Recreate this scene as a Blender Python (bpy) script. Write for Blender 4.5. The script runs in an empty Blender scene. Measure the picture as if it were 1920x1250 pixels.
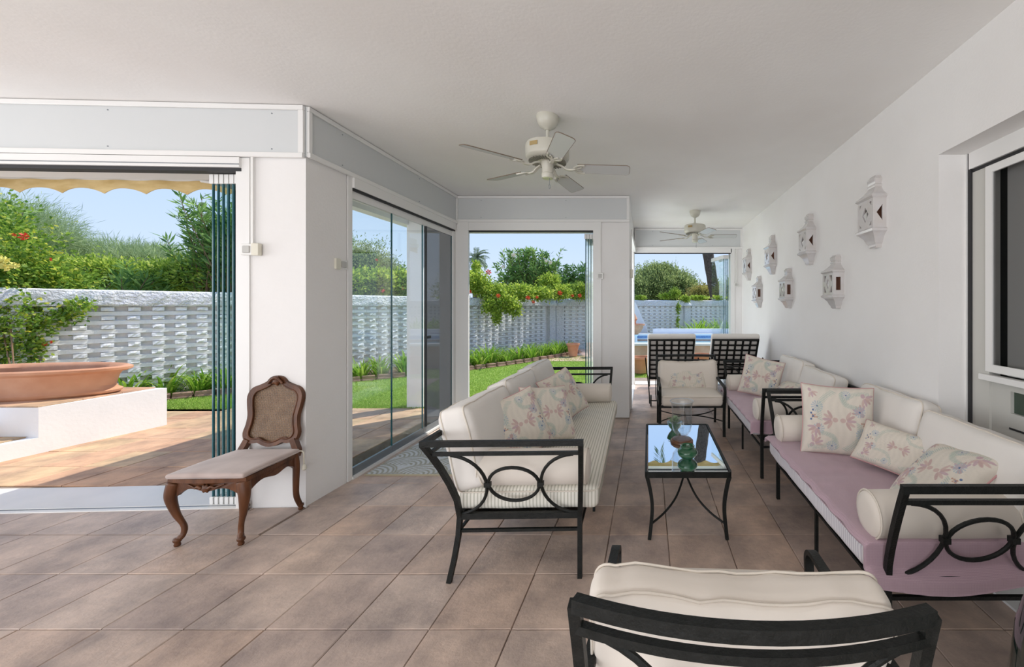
import bpy, math, random
import numpy as np
from mathutils import Vector, Matrix, geometry, noise
R = math.radians
random.seed(7); RNG = np.random.default_rng(7)
S = bpy.context.scene
COL = S.collection
# ---------------------------------------------------------------- camera, sky, sun, exposure
cam = bpy.data.cameras.new('camera'); camo = bpy.data.objects.new('camera', cam); COL.objects.link(camo)
camo.location = (0, 0, 1.5); camo.rotation_euler = (R(90), 0, 0)
cam.sensor_width = 36; cam.lens = 745 / 1920 * 36
cam.shift_x = -256 / 1920; cam.shift_y = -51 / 1920
cam.clip_start = 0.05; cam.clip_end = 300
S.camera = camo
S.view_settings.view_transform = 'Standard'; S.view_settings.look = 'None'
S.view_settings.gamma = 1; S.view_settings.use_curve_mapping = False
S.view_settings.exposure = 0.6
W = bpy.data.worlds.new('sky'); S.world = W; W.use_nodes = True
nt = W.node_tree; bg = nt.nodes['Background']
tc = nt.nodes.new('ShaderNodeTexCoord'); sp = nt.nodes.new('ShaderNodeSeparateXYZ'); cr = nt.nodes.new('ShaderNodeValToRGB')
nt.links.new(tc.outputs['Generated'], sp.inputs[0]); nt.links.new(sp.outputs['Z'], cr.inputs[0]); nt.links.new(cr.outputs[0], bg.inputs[0])
cr.color_ramp.elements[0].position = 0.0; cr.color_ramp.elements[0].color = (0.50, 0.59, 0.72, 1)
cr.color_ramp.elements[1].position = 0.9; cr.color_ramp.elements[1].color = (0.15, 0.29, 0.62, 1)
e = cr.color_ramp.elements.new(0.28); e.color = (0.34, 0.47, 0.68, 1)
bg.inputs[1].default_value = 1.0
sl = bpy.data.lights.new('sun', 'SUN'); so = bpy.data.objects.new('sun', sl); COL.objects.link(so)
sl.energy = 3.0; sl.angle = R(0.6); sl.color = (1, 0.95, 0.87)
sd = Vector((0.71 * math.cos(R(57)), 0.70 * math.cos(R(57)), math.sin(R(57))))
so.rotation_euler = sd.to_track_quat('Z', 'Y').to_euler()
def area(loc, rot, sx, sy, power, col=(1, 1, 1)):
    l = bpy.data.lights.new('fill_light', 'AREA'); l.shape = 'RECTANGLE'; l.size = sx; l.size_y = sy; l.energy = power; l.color = col
    o = bpy.data.objects.new('fill_light', l); COL.objects.link(o); o.location = loc; o.rotation_euler = rot
# added fill lamps, behind the camera and out of frame left, lifting the interior
area((-1.6, -2.9, 1.35), (R(105), 0, 0), 6.2, 2.3, 92, (1, 0.97, 0.93))
area((-6.3, 0.2, 1.35), (R(90), 0, R(-90)), 4.6, 2.3, 60, (1, 0.97, 0.93))
# added fill lamp hidden by the middle pillar, brightening the far end
area((-0.62, 6.68, 1.35), (R(90), 0, R(-90)), 1.6, 2.2, 17, (0.97, 0.98, 1))

# ---------------------------------------------------------------- materials
MATS = {}
def mat(name, col, rough=0.6, col2=None, scale=8, bump=0.0, bscale=40, metal=0.0, sheen=0.0, detail=4, coat=0.0, extra=None, stretch=None, spec=None, bd=0.01):
    if name in MATS: return MATS[name]
    m = bpy.data.materials.new(name); m.use_nodes = True; n = m.node_tree; b = n.nodes['Principled BSDF']
    b.inputs['Base Color'].default_value = (*col, 1); b.inputs['Roughness'].default_value = rough; b.inputs['Metallic'].default_value = metal
    if sheen: b.inputs['Sheen Weight'].default_value = sheen
    if coat: b.inputs['Coat Weight'].default_value = coat
    if spec is not None: b.inputs['Specular IOR Level'].default_value = spec
    tc = n.nodes.new('ShaderNodeTexCoord'); src = tc.outputs['Object']
    if stretch:
        mp = n.nodes.new('ShaderNodeMapping'); mp.inputs['Scale'].default_value = stretch; n.links.new(src, mp.inputs[0]); src = mp.outputs[0]
    if col2 is not None:
        nz = n.nodes.new('ShaderNodeTexNoise'); nz.inputs['Scale'].default_value = scale; nz.inputs['Detail'].default_value = detail
        n.links.new(src, nz.inputs['Vector'])
        rp = n.nodes.new('ShaderNodeValToRGB'); rp.color_ramp.elements[0].position = 0.32; rp.color_ramp.elements[1].position = 0.7
        rp.color_ramp.elements[0].color = (*col, 1); rp.color_ramp.elements[1].color = (*col2, 1)
        n.links.new(nz.outputs['Fac'], rp.inputs[0]); n.links.new(rp.outputs[0], b.inputs['Base Color'])
    if bump:
        nb = n.nodes.new('ShaderNodeTexNoise'); nb.inputs['Scale'].default_value = bscale; nb.inputs['Detail'].default_value = 5
        n.links.new(src, nb.inputs['Vector'])
        bp = n.nodes.new('ShaderNodeBump'); bp.inputs['Strength'].default_value = bump; bp.inputs['Distance'].default_value = bd
        n.links.new(nb.outputs['Fac'], bp.inputs['Height']); n.links.new(bp.outputs[0], b.inputs['Normal'])
    if extra: extra(m, n, b, src)
    MATS[name] = m; return m

def stripes(freq, c1, c2, axis=1, sharp=0.5):
    def f(m, n, b, src):
        s = n.nodes.new('ShaderNodeSeparateXYZ'); n.links.new(src, s.inputs[0])
        mu = n.nodes.new('ShaderNodeMath'); mu.operation = 'MULTIPLY'; mu.inputs[1].default_value = freq; n.links.new(s.outputs[axis], mu.inputs[0])
        fr = n.nodes.new('ShaderNodeMath'); fr.operation = 'FRACT'; n.links.new(mu.outputs[0], fr.inputs[0])
        rp = n.nodes.new('ShaderNodeValToRGB'); el = rp.color_ramp.elements
        el[0].position = 0.0; el[0].color = (*c1, 1); el[1].position = sharp; el[1].color = (*c2, 1); rp.color_ramp.interpolation = 'CONSTANT'
        n.links.new(fr.outputs[0], rp.inputs[0]); n.links.new(rp.outputs[0], b.inputs['Base Color'])
    return f
def island(c1, c2, c3=None, trans=0.0):
    def f(m, n, b, src):
        g = n.nodes.new('ShaderNodeNewGeometry'); rp = n.nodes.new('ShaderNodeValToRGB'); el = rp.color_ramp.elements
        el[0].color = (*c1, 1); el[1].color = (*c2, 1)
        if c3: e = el.new(0.82); e.color = (*c2, 1); el[2].color = (*c3, 1)
        n.links.new(g.outputs['Random Per Island'], rp.inputs[0]); n.links.new(rp.outputs[0], b.inputs['Base Color'])
        if trans:
            tr = n.nodes.new('ShaderNodeBsdfTranslucent'); mx = n.nodes.new('ShaderNodeMixShader'); mx.inputs[0].default_value = trans
            n.links.new(rp.outputs[0], tr.inputs[0]); n.links.new(b.outputs[0], mx.inputs[1]); n.links.new(tr.outputs[0], mx.inputs[2])
            n.links.new(mx.outputs[0], n.nodes['Material Output'].inputs[0])
    return f
def vcol(m, n, b, src):
    a = n.nodes.new('ShaderNodeAttribute'); a.attribute_name = 'col'; n.links.new(a.outputs['Color'], b.inputs['Base Color'])
def objrand(c1, c2, c3, scale=3.0):
    def f(m, n, b, src):
        oi = n.nodes.new('ShaderNodeObjectInfo'); g = n.nodes.new('ShaderNodeNewGeometry')
        rp = n.nodes.new('ShaderNodeValToRGB'); el = rp.color_ramp.elements; el[0].color = (*c1, 1); el[1].color = (*c3, 1); e = el.new(0.5); e.color = (*c2, 1)
        n.links.new(oi.outputs['Random'], rp.inputs[0])
        nz = n.nodes.new('ShaderNodeTexNoise'); nz.inputs['Scale'].default_value = scale; nz.inputs['Detail'].default_value = 6; nz.inputs['Roughness'].default_value = 0.65
        n.links.new(g.outputs['Position'], nz.inputs['Vector'])
        r2 = n.nodes.new('ShaderNodeValToRGB'); r2.color_ramp.elements[0].position = 0.35; r2.color_ramp.elements[0].color = (0.62, 0.62, 0.64, 1)
        r2.color_ramp.elements[1].position = 0.68; r2.color_ramp.elements[1].color = (1.22, 1.2, 1.17, 1); n.links.new(nz.outputs['Fac'], r2.inputs[0])
        mx = n.nodes.new('ShaderNodeMix'); mx.data_type = 'RGBA'; mx.blend_type = 'MULTIPLY'; mx.inputs[0].default_value = 1
        n.links.new(rp.outputs[0], mx.inputs[6]); n.links.new(r2.outputs[0], mx.inputs[7]); n.links.new(mx.outputs[2], b.inputs['Base Color'])
        nb = n.nodes.new('ShaderNodeTexNoise'); nb.inputs['Scale'].default_value = 28; nb.inputs['Detail'].default_value = 7; nb.inputs['Roughness'].default_value = 0.7
        n.links.new(g.outputs['Position'], nb.inputs['Vector'])
        bp = n.nodes.new('ShaderNodeBump'); bp.inputs['Strength'].default_value = 0.45; bp.inputs['Distance'].default_value = 0.008
        n.links.new(nb.outputs['Fac'], bp.inputs['Height']); n.links.new(bp.outputs[0], b.inputs['Normal'])
    return f
def glassmat(name, tint, refl=1.0, rough=0.0):
    m = bpy.data.materials.new(name); m.use_nodes = True; n = m.node_tree; n.nodes.clear()
    o = n.nodes.new('ShaderNodeOutputMaterial'); t = n.nodes.new('ShaderNodeBsdfTransparent'); t.inputs[0].default_value = (*tint, 1)
    g = n.nodes.new('ShaderNodeBsdfGlossy'); g.inputs['Roughness'].default_value = rough; g.inputs[0].default_value = (refl, refl, refl, 1)
    ge = n.nodes.new('ShaderNodeNewGeometry'); dt = n.nodes.new('ShaderNodeVectorMath'); dt.operation = 'DOT_PRODUCT'
    n.links.new(ge.outputs['Incoming'], dt.inputs[0]); n.links.new(ge.outputs['Normal'], dt.inputs[1])
    def mth(op, a, b=None, v=None):
        q = n.nodes.new('ShaderNodeMath'); q.operation = op; n.links.new(a, q.inputs[0])
        if v is not None: q.inputs[1].default_value = v
        return q.outputs[0]
    c = mth('ABSOLUTE', dt.outputs['Value']); c = mth('MULTIPLY', c, v=-1.0); c = mth('ADD', c, v=1.0); c = mth('POWER', c, v=5.0); c = mth('MULTIPLY', c, v=0.95); c = mth('ADD', c, v=0.035)
    mx = n.nodes.new('ShaderNodeMixShader'); n.links.new(c, mx.inputs[0]); n.links.new(t.outputs[0], mx.inputs[1]); n.links.new(g.outputs[0], mx.inputs[2])
    n.links.new(mx.outputs[0], o.inputs[0]); MATS[name] = m; return m

PLASTER = mat('plaster', (0.80, 0.78, 0.76), 0.85, (0.84, 0.825, 0.81), 1.5, 0.12, 60)
CEILM = mat('ceiling_plaster', (0.84, 0.815, 0.79), 0.9, (0.90, 0.885, 0.865), 1.1, 0.1, 45)
PANEL = mat('fascia_grey', (0.62, 0.635, 0.635), 0.5)
WHITE = mat('white_lacquer', (0.82, 0.81, 0.79), 0.4)
TRIMW = mat('white_aluminium', (0.80, 0.79, 0.77), 0.35)
DARKGAP = mat('dark_rubber', (0.02, 0.02, 0.022), 0.6)
MARBLE = mat('pale_marble', (0.78, 0.77, 0.76), 0.3, (0.70, 0.70, 0.70), 3, detail=8)
TILE = mat('terracotta_tile', (0.4, 0.3, 0.25), 0.42, spec=0.4, extra=objrand((0.50, 0.39, 0.335), (0.58, 0.465, 0.395), (0.59, 0.43, 0.335)))
FARTILE = mat('pale_terrace_tile', (0.8, 0.7, 0.6), 0.6, (0.70, 0.58, 0.48), 5, 0.2, 30)
TILEO = mat('terracotta_terrace', (0.5, 0.3, 0.2), 0.6, extra=objrand((0.56, 0.33, 0.20), (0.60, 0.38, 0.24), (0.60, 0.42, 0.24)))
GROUT = mat('grout', (0.27, 0.21, 0.17), 0.9, (0.36, 0.29, 0.24), 12)
IRON = mat('black_iron', (0.007, 0.008, 0.007), 0.5, (0.014, 0.015, 0.014), 30, 0.25, 120, spec=0.25)
LINEN = mat('cream_linen', (0.76, 0.69, 0.61), 0.9, (0.80, 0.73, 0.65), 3, 0.18, 9, sheen=0.2)
LINENW = mat('white_linen', (0.78, 0.74, 0.69), 0.9, (0.82, 0.78, 0.73), 3, 0.16, 10, sheen=0.2)
PIPE = mat('linen_piping', (0.74, 0.67, 0.58), 0.9)
STRIPEF = mat('striped_ticking', (0.8, 0.78, 0.7), 0.9, bump=0.2, bscale=14, extra=stripes(52, (0.80, 0.77, 0.69), (0.54, 0.52, 0.44), 0, 0.62))
STRIPEP = mat('lilac_ticking', (0.8, 0.78, 0.78), 0.9, bump=0.2, bscale=14, extra=stripes(55, (0.86, 0.84, 0.87), (0.64, 0.61, 0.67), 1, 0.6))
def waffle(m, n, b, src):
    v = n.nodes.new('ShaderNodeTexVoronoi'); v.inputs['Scale'].default_value = 150; v.inputs['Randomness'].default_value = 0.1; n.links.new(src, v.inputs['Vector'])
    rp = n.nodes.new('ShaderNodeValToRGB'); rp.color_ramp.elements[0].color = (0.60, 0.43, 0.49, 1); rp.color_ramp.elements[1].color = (0.46, 0.31, 0.37, 1)
    n.links.new(v.outputs['Distance'], rp.inputs[0]); n.links.new(rp.outputs[0], b.inputs['Base Color'])
    bp = n.nodes.new('ShaderNodeBump'); bp.inputs['Strength'].default_value = 0.5; bp.inputs['Distance'].default_value = 0.003
    n.links.new(v.outputs['Distance'], bp.inputs['Height']); n.links.new(bp.outputs[0], b.inputs['Normal'])
THROW = mat('lilac_waffle', (0.55, 0.38, 0.45), 0.95, extra=waffle, sheen=0.3)
EMBR = mat('embroidered_linen', (0.7, 0.6, 0.5), 0.95, bump=0.3, bscale=90, extra=vcol)
RUGM = mat('woven_rug', (0.7, 0.7, 0.6), 0.95, bump=0.4, bscale=300, extra=vcol)
PINKP = mat('pink_piping', (0.60, 0.33, 0.33), 0.9)
WOOD = mat('carved_walnut', (0.060, 0.020, 0.007), 0.40, (0.15, 0.055, 0.020), 5, 0.15, 30, stretch=(4, 4, 1), spec=0.4)
CANE = mat('cane_weave', (0.17, 0.10, 0.055), 0.6, (0.24, 0.15, 0.085), 20)
SEATC = mat('taupe_velvet', (0.40, 0.31, 0.28), 0.9, (0.55, 0.45, 0.41), 5, 0.1, 12, sheen=0.4)
CORD = mat('cotton_cord', (0.65, 0.62, 0.52), 0.9)
POT = mat('terracotta_pot', (0.56, 0.26, 0.14), 0.8, (0.66, 0.35, 0.21), 4, 0.2, 30)
STUCCO = mat('rough_stucco', (0.88, 0.87, 0.87), 0.9, (0.76, 0.75, 0.76), 14, 1.0, 22, bd=0.06)
BRICKW = mat('whitewashed_brick', (0.88, 0.87, 0.85), 0.85, (0.80, 0.79, 0.76), 9, 0.5, 40)
BRICKH = mat('split_white_brick', (0.92, 0.92, 0.92), 0.8, (0.84, 0.84, 0.85), 25, 0.5, 35, bd=0.008)
BRICKR = mat('weathered_clay_brick', (0.26, 0.16, 0.11), 0.9, (0.40, 0.26, 0.19), 6, 0.5, 40)
WHITEW = mat('whitewash', (0.86, 0.86, 0.87), 0.8, (0.80, 0.80, 0.81), 2, 0.2, 30)
SOIL = mat('soil', (0.10, 0.065, 0.04), 1, (0.17, 0.11, 0.07), 12, 0.6, 30)
LAWN = mat('lawn_turf', (0.22, 0.34, 0.05), 0.95, (0.32, 0.44, 0.08), 3, 0.5, 60)
BLADE = mat('grass_blade', (0.2, 0.35, 0.05), 0.8, extra=island((0.24, 0.40, 0.06), (0.42, 0.58, 0.12), (0.55, 0.62, 0.2), 0.3))
FARG = mat('dry_ground', (0.26, 0.27, 0.14), 1, (0.33, 0.30, 0.18), 1)
def leafm(name, a, b_, c=None, t=0.5): return mat(name, a, 0.55, extra=island(a, b_, c, t))
L_VINE = leafm('vine_leaf', (0.097, 0.221, 0.028), (0.359, 0.524, 0.069), (0.828, 0.773, 0.110))
L_HEDGE = leafm('hedge_leaf', (0.179, 0.304, 0.034), (0.580, 0.718, 0.110), (0.850, 0.850, 0.179))
L_OLEA = leafm('oleander_leaf', (0.083, 0.193, 0.048), (0.331, 0.524, 0.138), (0.497, 0.662, 0.193))
L_FEATH = leafm('feathery_leaf', (0.235, 0.331, 0.152), (0.497, 0.607, 0.304), (0.662, 0.759, 0.428))
L_AGA = leafm('strap_leaf', (0.108, 0.280, 0.022), (0.388, 0.581, 0.076), (0.646, 0.663, 0.193))
L_TREE = leafm('tree_leaf', (0.166, 0.235, 0.076), (0.414, 0.497, 0.193), (0.552, 0.621, 0.276))
L_BROWN = leafm('rusty_leaf', (0.276, 0.235, 0.083), (0.497, 0.497, 0.138), (0.580, 0.359, 0.166))
L_PALM = leafm('palm_frond', (0.14, 0.21, 0.11), (0.28, 0.36, 0.22), None, 0.2)
STEM = mat('woody_stem', (0.22, 0.13, 0.07), 0.9, (0.30, 0.19, 0.11), 12)
TRUNK = mat('palm_trunk', (0.055, 0.04, 0.032), 0.95, (0.13, 0.10, 0.08), 18, 0.9, 25)
REDF = mat('red_flower', (0.75, 0.05, 0.02), 0.6)
WHF = mat('cream_flower', (0.85, 0.75, 0.6), 0.7)
YELF = mat('yellow_flower', (0.85, 0.75, 0.20), 0.7)
AWN = mat('awning_cloth', (0.62, 0.44, 0.18), 0.8, (0.80, 0.62, 0.32), 5, 0.3, 8, stretch=(1, 1, 3))
FANW = mat('fan_cream', (0.58, 0.56, 0.48), 0.35)
FANB = mat('fan_blade_white', (0.58, 0.59, 0.58), 0.4)
FANE = mat('blade_edge_brown', (0.20, 0.15, 0.11), 0.5)
BRASS = mat('brass_label', (0.45, 0.33, 0.15), 0.4, metal=0.3)
PLASTIC = mat('cream_plastic', (0.72, 0.69, 0.58), 0.4)
PLASTW = mat('white_plastic', (0.80, 0.79, 0.76), 0.35)
GLAZE = mat('white_glaze', (0.62, 0.60, 0.60), 0.14, (0.58, 0.54, 0.51), 10, coat=0.4)
CLAYIN = mat('raw_clay', (0.24, 0.10, 0.06), 0.9)
GREENG = mat('green_glaze', (0.012, 0.085, 0.035), 0.12, (0.02, 0.12, 0.05), 10, coat=0.6)
PALEG = mat('pale_green_glaze', (0.25, 0.40, 0.20), 0.35, (0.45, 0.55, 0.33), 30)
MIRROR = mat('mirror', (0.86, 0.90, 0.92), 0.015, metal=1.0)
POOLT = mat('pool_mosaic_white', (0.80, 0.82, 0.86), 0.3)
POOLB = mat('pool_mosaic_blue', (0.10, 0.22, 0.50), 0.3, (0.26, 0.40, 0.62), 25)
WATER = mat('pool_water', (0.30, 0.62, 0.75), 0.04, bump=0.15, bscale=6)
PINKT = mat('pinkish_tile', (0.62, 0.40, 0.30), 0.7, (0.72, 0.52, 0.42), 6, 0.2, 30)
ANTHR = mat('anthracite_aluminium', (0.22, 0.24, 0.26), 0.35, metal=0.4)
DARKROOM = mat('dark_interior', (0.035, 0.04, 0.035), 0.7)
CURT = mat('curtain', (0.14, 0.16, 0.13), 0.9)
DGLASS = mat('dark_green_glass', (0.02, 0.035, 0.03), 0.05, coat=0.4)
GLASS = glassmat('clear_glass', (0.955, 0.985, 0.975))
GLASSD = glassmat('tinted_glass', (0.50, 0.52, 0.53), 1.0)
GLEDGE = mat('glass_edge_teal', (0.02, 0.10, 0.12), 0.15)
HURR = glassmat('hurricane_glass', (0.93, 0.95, 0.96), 1.0)
SCREEN = mat('insect_screen', (0.07, 0.07, 0.07), 0.9)
FRAMEG = mat('shutter_beige_grey', (0.56, 0.55, 0.51), 0.5)

# ---------------------------------------------------------------- mesh builder
class MB:
    def __init__(s): s.v = []; s.f = []; s.m = []; s.mats = []; s.M = Matrix.Identity(4); s.cm = 0
    def use(s, m):
        if m not in s.mats: s.mats.append(m)
        s.cm = s.mats.index(m); return s
    def add(s, vs, fs):
        b = len(s.v); s.v += [tuple(s.M @ Vector(v)) for v in vs]
        for f in fs: s.f.append([b + i for i in f]); s.m.append(s.cm)
    def box(s, x0, x1, y0, y1, z0, z1):
        s.add([(x0, y0, z0), (x1, y0, z0), (x1, y1, z0), (x0, y1, z0), (x0, y0, z1), (x1, y0, z1), (x1, y1, z1), (x0, y1, z1)],
              [(0, 3, 2, 1), (4, 5, 6, 7), (0, 1, 5, 4), (1, 2, 6, 5), (2, 3, 7, 6), (3, 0, 4, 7)]); return s
    def bbox(s, x0, x1, y0, y1, z0, z1, b=0.004):
        # box with chamfered edges (top and verticals)
        def ring(z, i): return [(x0 + i, y0 + i, z), (x1 - i, y0 + i, z), (x1 - i, y1 - i, z), (x0 + i, y1 - i, z)]
        vs = ring(z0, b) + ring(z0 + b, 0) + ring(z1 - b, 0) + ring(z1, b); fs = [(3, 2, 1, 0), (12, 13, 14, 15)]
        for k in range(3):
            for i in range(4): a = 4 * k + i; c = 4 * k + (i + 1) % 4; fs.append((a, c, c + 4, a + 4))
        s.add(vs, fs); return s
    def poly(s, pts, z0, z1):
        n = len(pts); vs = [(x, y, z0) for x, y in pts] + [(x, y, z1) for x, y in pts]
        s.add(vs, [tuple(range(n))[::-1], tuple(range(n, 2 * n))] + [(i, (i + 1) % n, n + (i + 1) % n, n + i) for i in range(n)]); return s
    def plate(s, outer, holes, t, fn=None):
        """flat plate with holes in (a,b); thickness along c. fn maps (a,b,c)->xyz"""
        fn = fn or (lambda a, b, c: (a, b, c))
        loops = [outer] + holes
        tris = geometry.tessellate_polygon([[Vector((a, b, 0)) for a, b in L] for L in loops])
        flat = [p for L in loops for p in L]; n = len(flat)
        vs = [fn(a, b, 0) for a, b in flat] + [fn(a, b, t) for a, b in flat]
        fs = [tuple(q) for q in tris] + [tuple(n + i for i in q)[::-1] for q in tris]; k = 0
        for L in loops:
            for i in range(len(L)): a = k + i; b = k + (i + 1) % len(L); fs.append((a, b, b + n, a + n))
            k += len(L)
        s.add(vs, fs); return s
    def tube(s, pts, r, n=8, closed=False, sq=False, up=None, cap=True):
        P = [Vector(p) for p in pts]; N = len(P); rr = r if isinstance(r, (list, tuple)) and not sq else [r] * N
        rings = []; prev = None
        for i in range(N):
            a = P[(i - 1) % N] if (closed or i > 0) else P[0]; b = P[(i + 1) % N] if (closed or i < N - 1) else P[-1]
            t = (b - a); t = t.normalized() if t.length > 1e-9 else Vector((0, 0, 1))
            if prev is None:
                u = Vector(up) if up else (Vector((0, 0, 1)) if abs(t.z) < 0.9 else Vector((0, 1, 0)))
            else: u = prev
            u = (u - t * u.dot(t))
            u = u.normalized() if u.length > 1e-6 else t.orthogonal().normalized()
            w = t.cross(u); prev = u
            if sq:
                hw, hh = (r if isinstance(r, tuple) else (r, r))
                k = 1.0
                if 0 < i < N - 1 or closed:
                    c = (P[i] - a).normalized().dot((b - P[i]).normalized()); k = min(1.6, 1 / max(0.3, math.sqrt(max(0.05, (1 + c) / 2))))
                rings.append([P[i] + (u * (sy * hh) + w * (sx * hw)) * k for sx, sy in ((-1, -1), (1, -1), (1, 1), (-1, 1))])
            else:
                rings.append([P[i] + (u * math.cos(2 * math.pi * k / n) + w * math.sin(2 * math.pi * k / n)) * rr[i] for k in range(n)])
        m = 4 if sq else n; vs = [tuple(p) for g in rings for p in g]; fs = []
        for i in range(N if closed else N - 1):
            for k in range(m):
                a = i * m + k; b = i * m + (k + 1) % m; j = (i + 1) % N; fs.append((a, b, j * m + (k + 1) % m, j * m + k))
        if not closed and cap: fs += [tuple(range(m))[::-1], tuple(range((N - 1) * m, N * m))]
        s.add(vs, fs); return s
    def lathe(s, prof, n=24, c=(0, 0, 0), sx=1, sy=1, fn=None, cap=True):
        vs = []; fs = []
        for r, z in prof:
            for k in range(n):
                a = 2 * math.pi * k / n; q = r * (fn(a, z) if fn else 1)
                vs.append((c[0] + q * math.cos(a) * sx, c[1] + q * math.sin(a) * sy, c[2] + z))
        for i in range(len(prof) - 1):
            for k in range(n): a = i * n + k; b = i * n + (k + 1) % n; fs.append((a, b, b + n, a + n))
        if cap:
            if prof[0][0] > 1e-4: fs.append(tuple(range(n))[::-1])
            if prof[-1][0] > 1e-4: fs.append(tuple(range((len(prof) - 1) * n, len(prof) * n)))
        s.add(vs, fs); return s
    def build(s, name, material=None, parent=None, smooth=False, loc=None, rot=None):
        me = bpy.data.meshes.new(name); me.from_pydata(s.v, [], s.f); 
        for m in (s.mats or [material]): me.materials.append(m)
        if s.mats: me.polygons.foreach_set('material_index', s.m)
        if smooth:
            me.polygons.foreach_set('use_smooth', [True] * len(me.polygons))
            if smooth != 'full':
                me.set_sharp_from_angle(angle=R(38))
        me.update()
        return link(name, me, parent, loc, rot)
def link(name, me, parent=None, loc=None, rot=None):
    o = bpy.data.objects.new(name, me); COL.objects.link(o)
    if parent: o.parent = parent
    if loc: o.location = loc
    if rot: o.rotation_euler = rot
    return o
def tag(o, label, cat, group=None, kind=None):
    if label: o['label'] = label
    if cat: o['category'] = cat
    if group: o['group'] = group
    if kind: o['kind'] = kind
    return o
def thing(name, label, cat, loc=(0, 0, 0), rz=0, group=None):
    o = bpy.data.objects.new(name, None); COL.objects.link(o); o.empty_display_size = 0.1
    o.location = loc; o.rotation_euler = (0, 0, rz); return tag(o, label, cat, group)
def struct(o, label=None):
    o['kind'] = 'structure'
    if label: o['label'] = label
    return o
def kids(o): return [c for c in bpy.data.objects if c.parent == o]
def dup(root, loc, rz, label, group=None):
    r = root.copy(); COL.objects.link(r); r.location = loc; r.rotation_euler = (0, 0, rz); r['label'] = label
    if group: r['group'] = group
    for ch in kids(root):
        c = ch.copy(); COL.objects.link(c); c.parent = r
        for g in kids(ch): d = g.copy(); COL.objects.link(d); d.parent = c
    return r
def spline(pts, n=8, closed=False):
    P = [Vector(p) for p in pts]; out = []; N = len(P)
    for i in range(N if closed else N - 1):
        p0 = P[(i - 1) % N] if (closed or i) else P[0]; p1 = P[i]; p2 = P[(i + 1) % N]; p3 = P[(i + 2) % N] if (closed or i < N - 2) else P[-1]
        for k in range(n):
            t = k / n; out.append(0.5 * ((2 * p1) + (p2 - p0) * t + (2 * p0 - 5 * p1 + 4 * p2 - p3) * t * t + (3 * p1 - p0 - 3 * p2 + p3) * t ** 3))
    if not closed: out.append(P[-1])
    return out
def ordinal(i): return ['first', 'second', 'third', 'fourth', 'fifth', 'sixth', 'seventh', 'eighth', 'ninth', 'tenth', 'eleventh', 'twelfth'][i]

# ================================================================= SETTING
CE = 3.0
A = (-2.57, 2.98); B = (-2.64, 5.40)
# --- floor
fb = MB().box(-6.9, 2.25, -3.2, 3.0, -0.14, -0.012).box(-2.75, 2.25, 3.0, 5.5, -0.14, -0.012).box(-0.32, 2.25, 5.5, 7.95, -0.14, -0.012)
floor = struct(fb.build('floor', GROUT), 'terracotta tiled floor of the covered terrace')
t0 = 0.3815
def tilemesh(nm, s=t0, j=0.0045):
    mb = MB(); h = s / 2 - j / 2; return mb.bbox(-h, h, -h, h, -0.012, 0.0, 0.003)
tms = []
for k in range(3):
    mb = tilemesh('tile'); mb.v = [(x + random.uniform(-.0015, .0015), y + random.uniform(-.0015, .0015), z) for x, y, z in mb.v]
    me = bpy.data.meshes.new('tile'); me.from_pydata(mb.v, [], mb.f); me.materials.append(TILE); tms.append(me)
def skx0(x): return 2.98 + (x + 2.57) * 0.046
cells = []
for i in range(-18, 5):
    for j in range(-13, 16):
        x = 0.125 + t0 * (i + 0.5); y = 1.846 + t0 * (j + 0.5)
        ok = (y < 2.75 and -6.8 < x < 1.85) or (2.75 <= y < 5.4 and -2.45 < x < 1.75) or (5.4 <= y < 7.6 and -0.15 < x < 1.75)
        if not ok: continue
        vis = y > 1.3 and x > -1.632 * (y + 0.2) - 0.3 and x < 0.95 * (y + 0.2) + 0.3
        cells.append((x, y, vis))
fill = MB(); cnt = 0
for x, y, vis in sorted(cells, key=lambda c: (not c[2], c[1])):
    if vis and cnt < 295:
        o = link('tile', random.choice(tms), floor, (x, y, random.uniform(-.0012, .0005)), (0, 0, R(random.uniform(-.25, .25)))); cnt += 1
    else: fill.M = Matrix.Translation((x, y, 0)); mb = tilemesh('t'); fill.add(mb.v, mb.f)
fill.M = Matrix.Identity(4)
for y0, y1, x0, x1 in ((2.98, 5.4, -2.58, -2.19), (5.4, 7.64, -0.26, 0.14)):   # cut tiles along the walls
    y = 1.846 + t0 * math.ceil((y0 - 1.846) / t0 - 0.02)
    while y < y1 - 0.1: fill.bbox(x0, x1, y + .003, min(y + t0, y1) - .003, -0.012, -0.0005, .003); y += t0
for x0 in [0.125 + t0 * i for i in range(-7, -1)]:
    pass
struct(fill.build('tile_field', TILE, floor))['kind'] = 'stuff'
for i in range(-18, -7):          # last row, cut along the left sill
    x = 0.125 + t0 * i; x2 = min(x + t0, -2.565)
    if x2 > x + .05:
        MB().poly([(x + .003, 2.612), (x2 - .003, 2.612), (x2 - .003, skx0(x2) - .012), (x + .003, skx0(x) - .012)], -.012, 0).build('tile', TILE, floor)
# --- ceiling
ceil = MB().box(-6.9, 2.3, -3.2, 3.45, CE, CE + 0.16).box(-3.05, 2.3, 3.45, 5.85, CE, CE + 0.16).box(-0.75, 2.3, 5.85, 8.0, CE, CE + 0.16)
struct(ceil.build('ceiling', CEILM), 'white plastered ceiling')
# --- right wall with recess for the shuttered door
wr = MB().box(1.8, 2.3, 2.465, 7.95, -0.1, CE).box(1.8, 2.3, -3.2, 2.465, 2.44, CE).box(1.8, 2.3, -3.2, -0.9, -0.1, 2.44)
struct(wr.build('wall_right', PLASTER), 'long white plastered wall carrying the lanterns')
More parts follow.
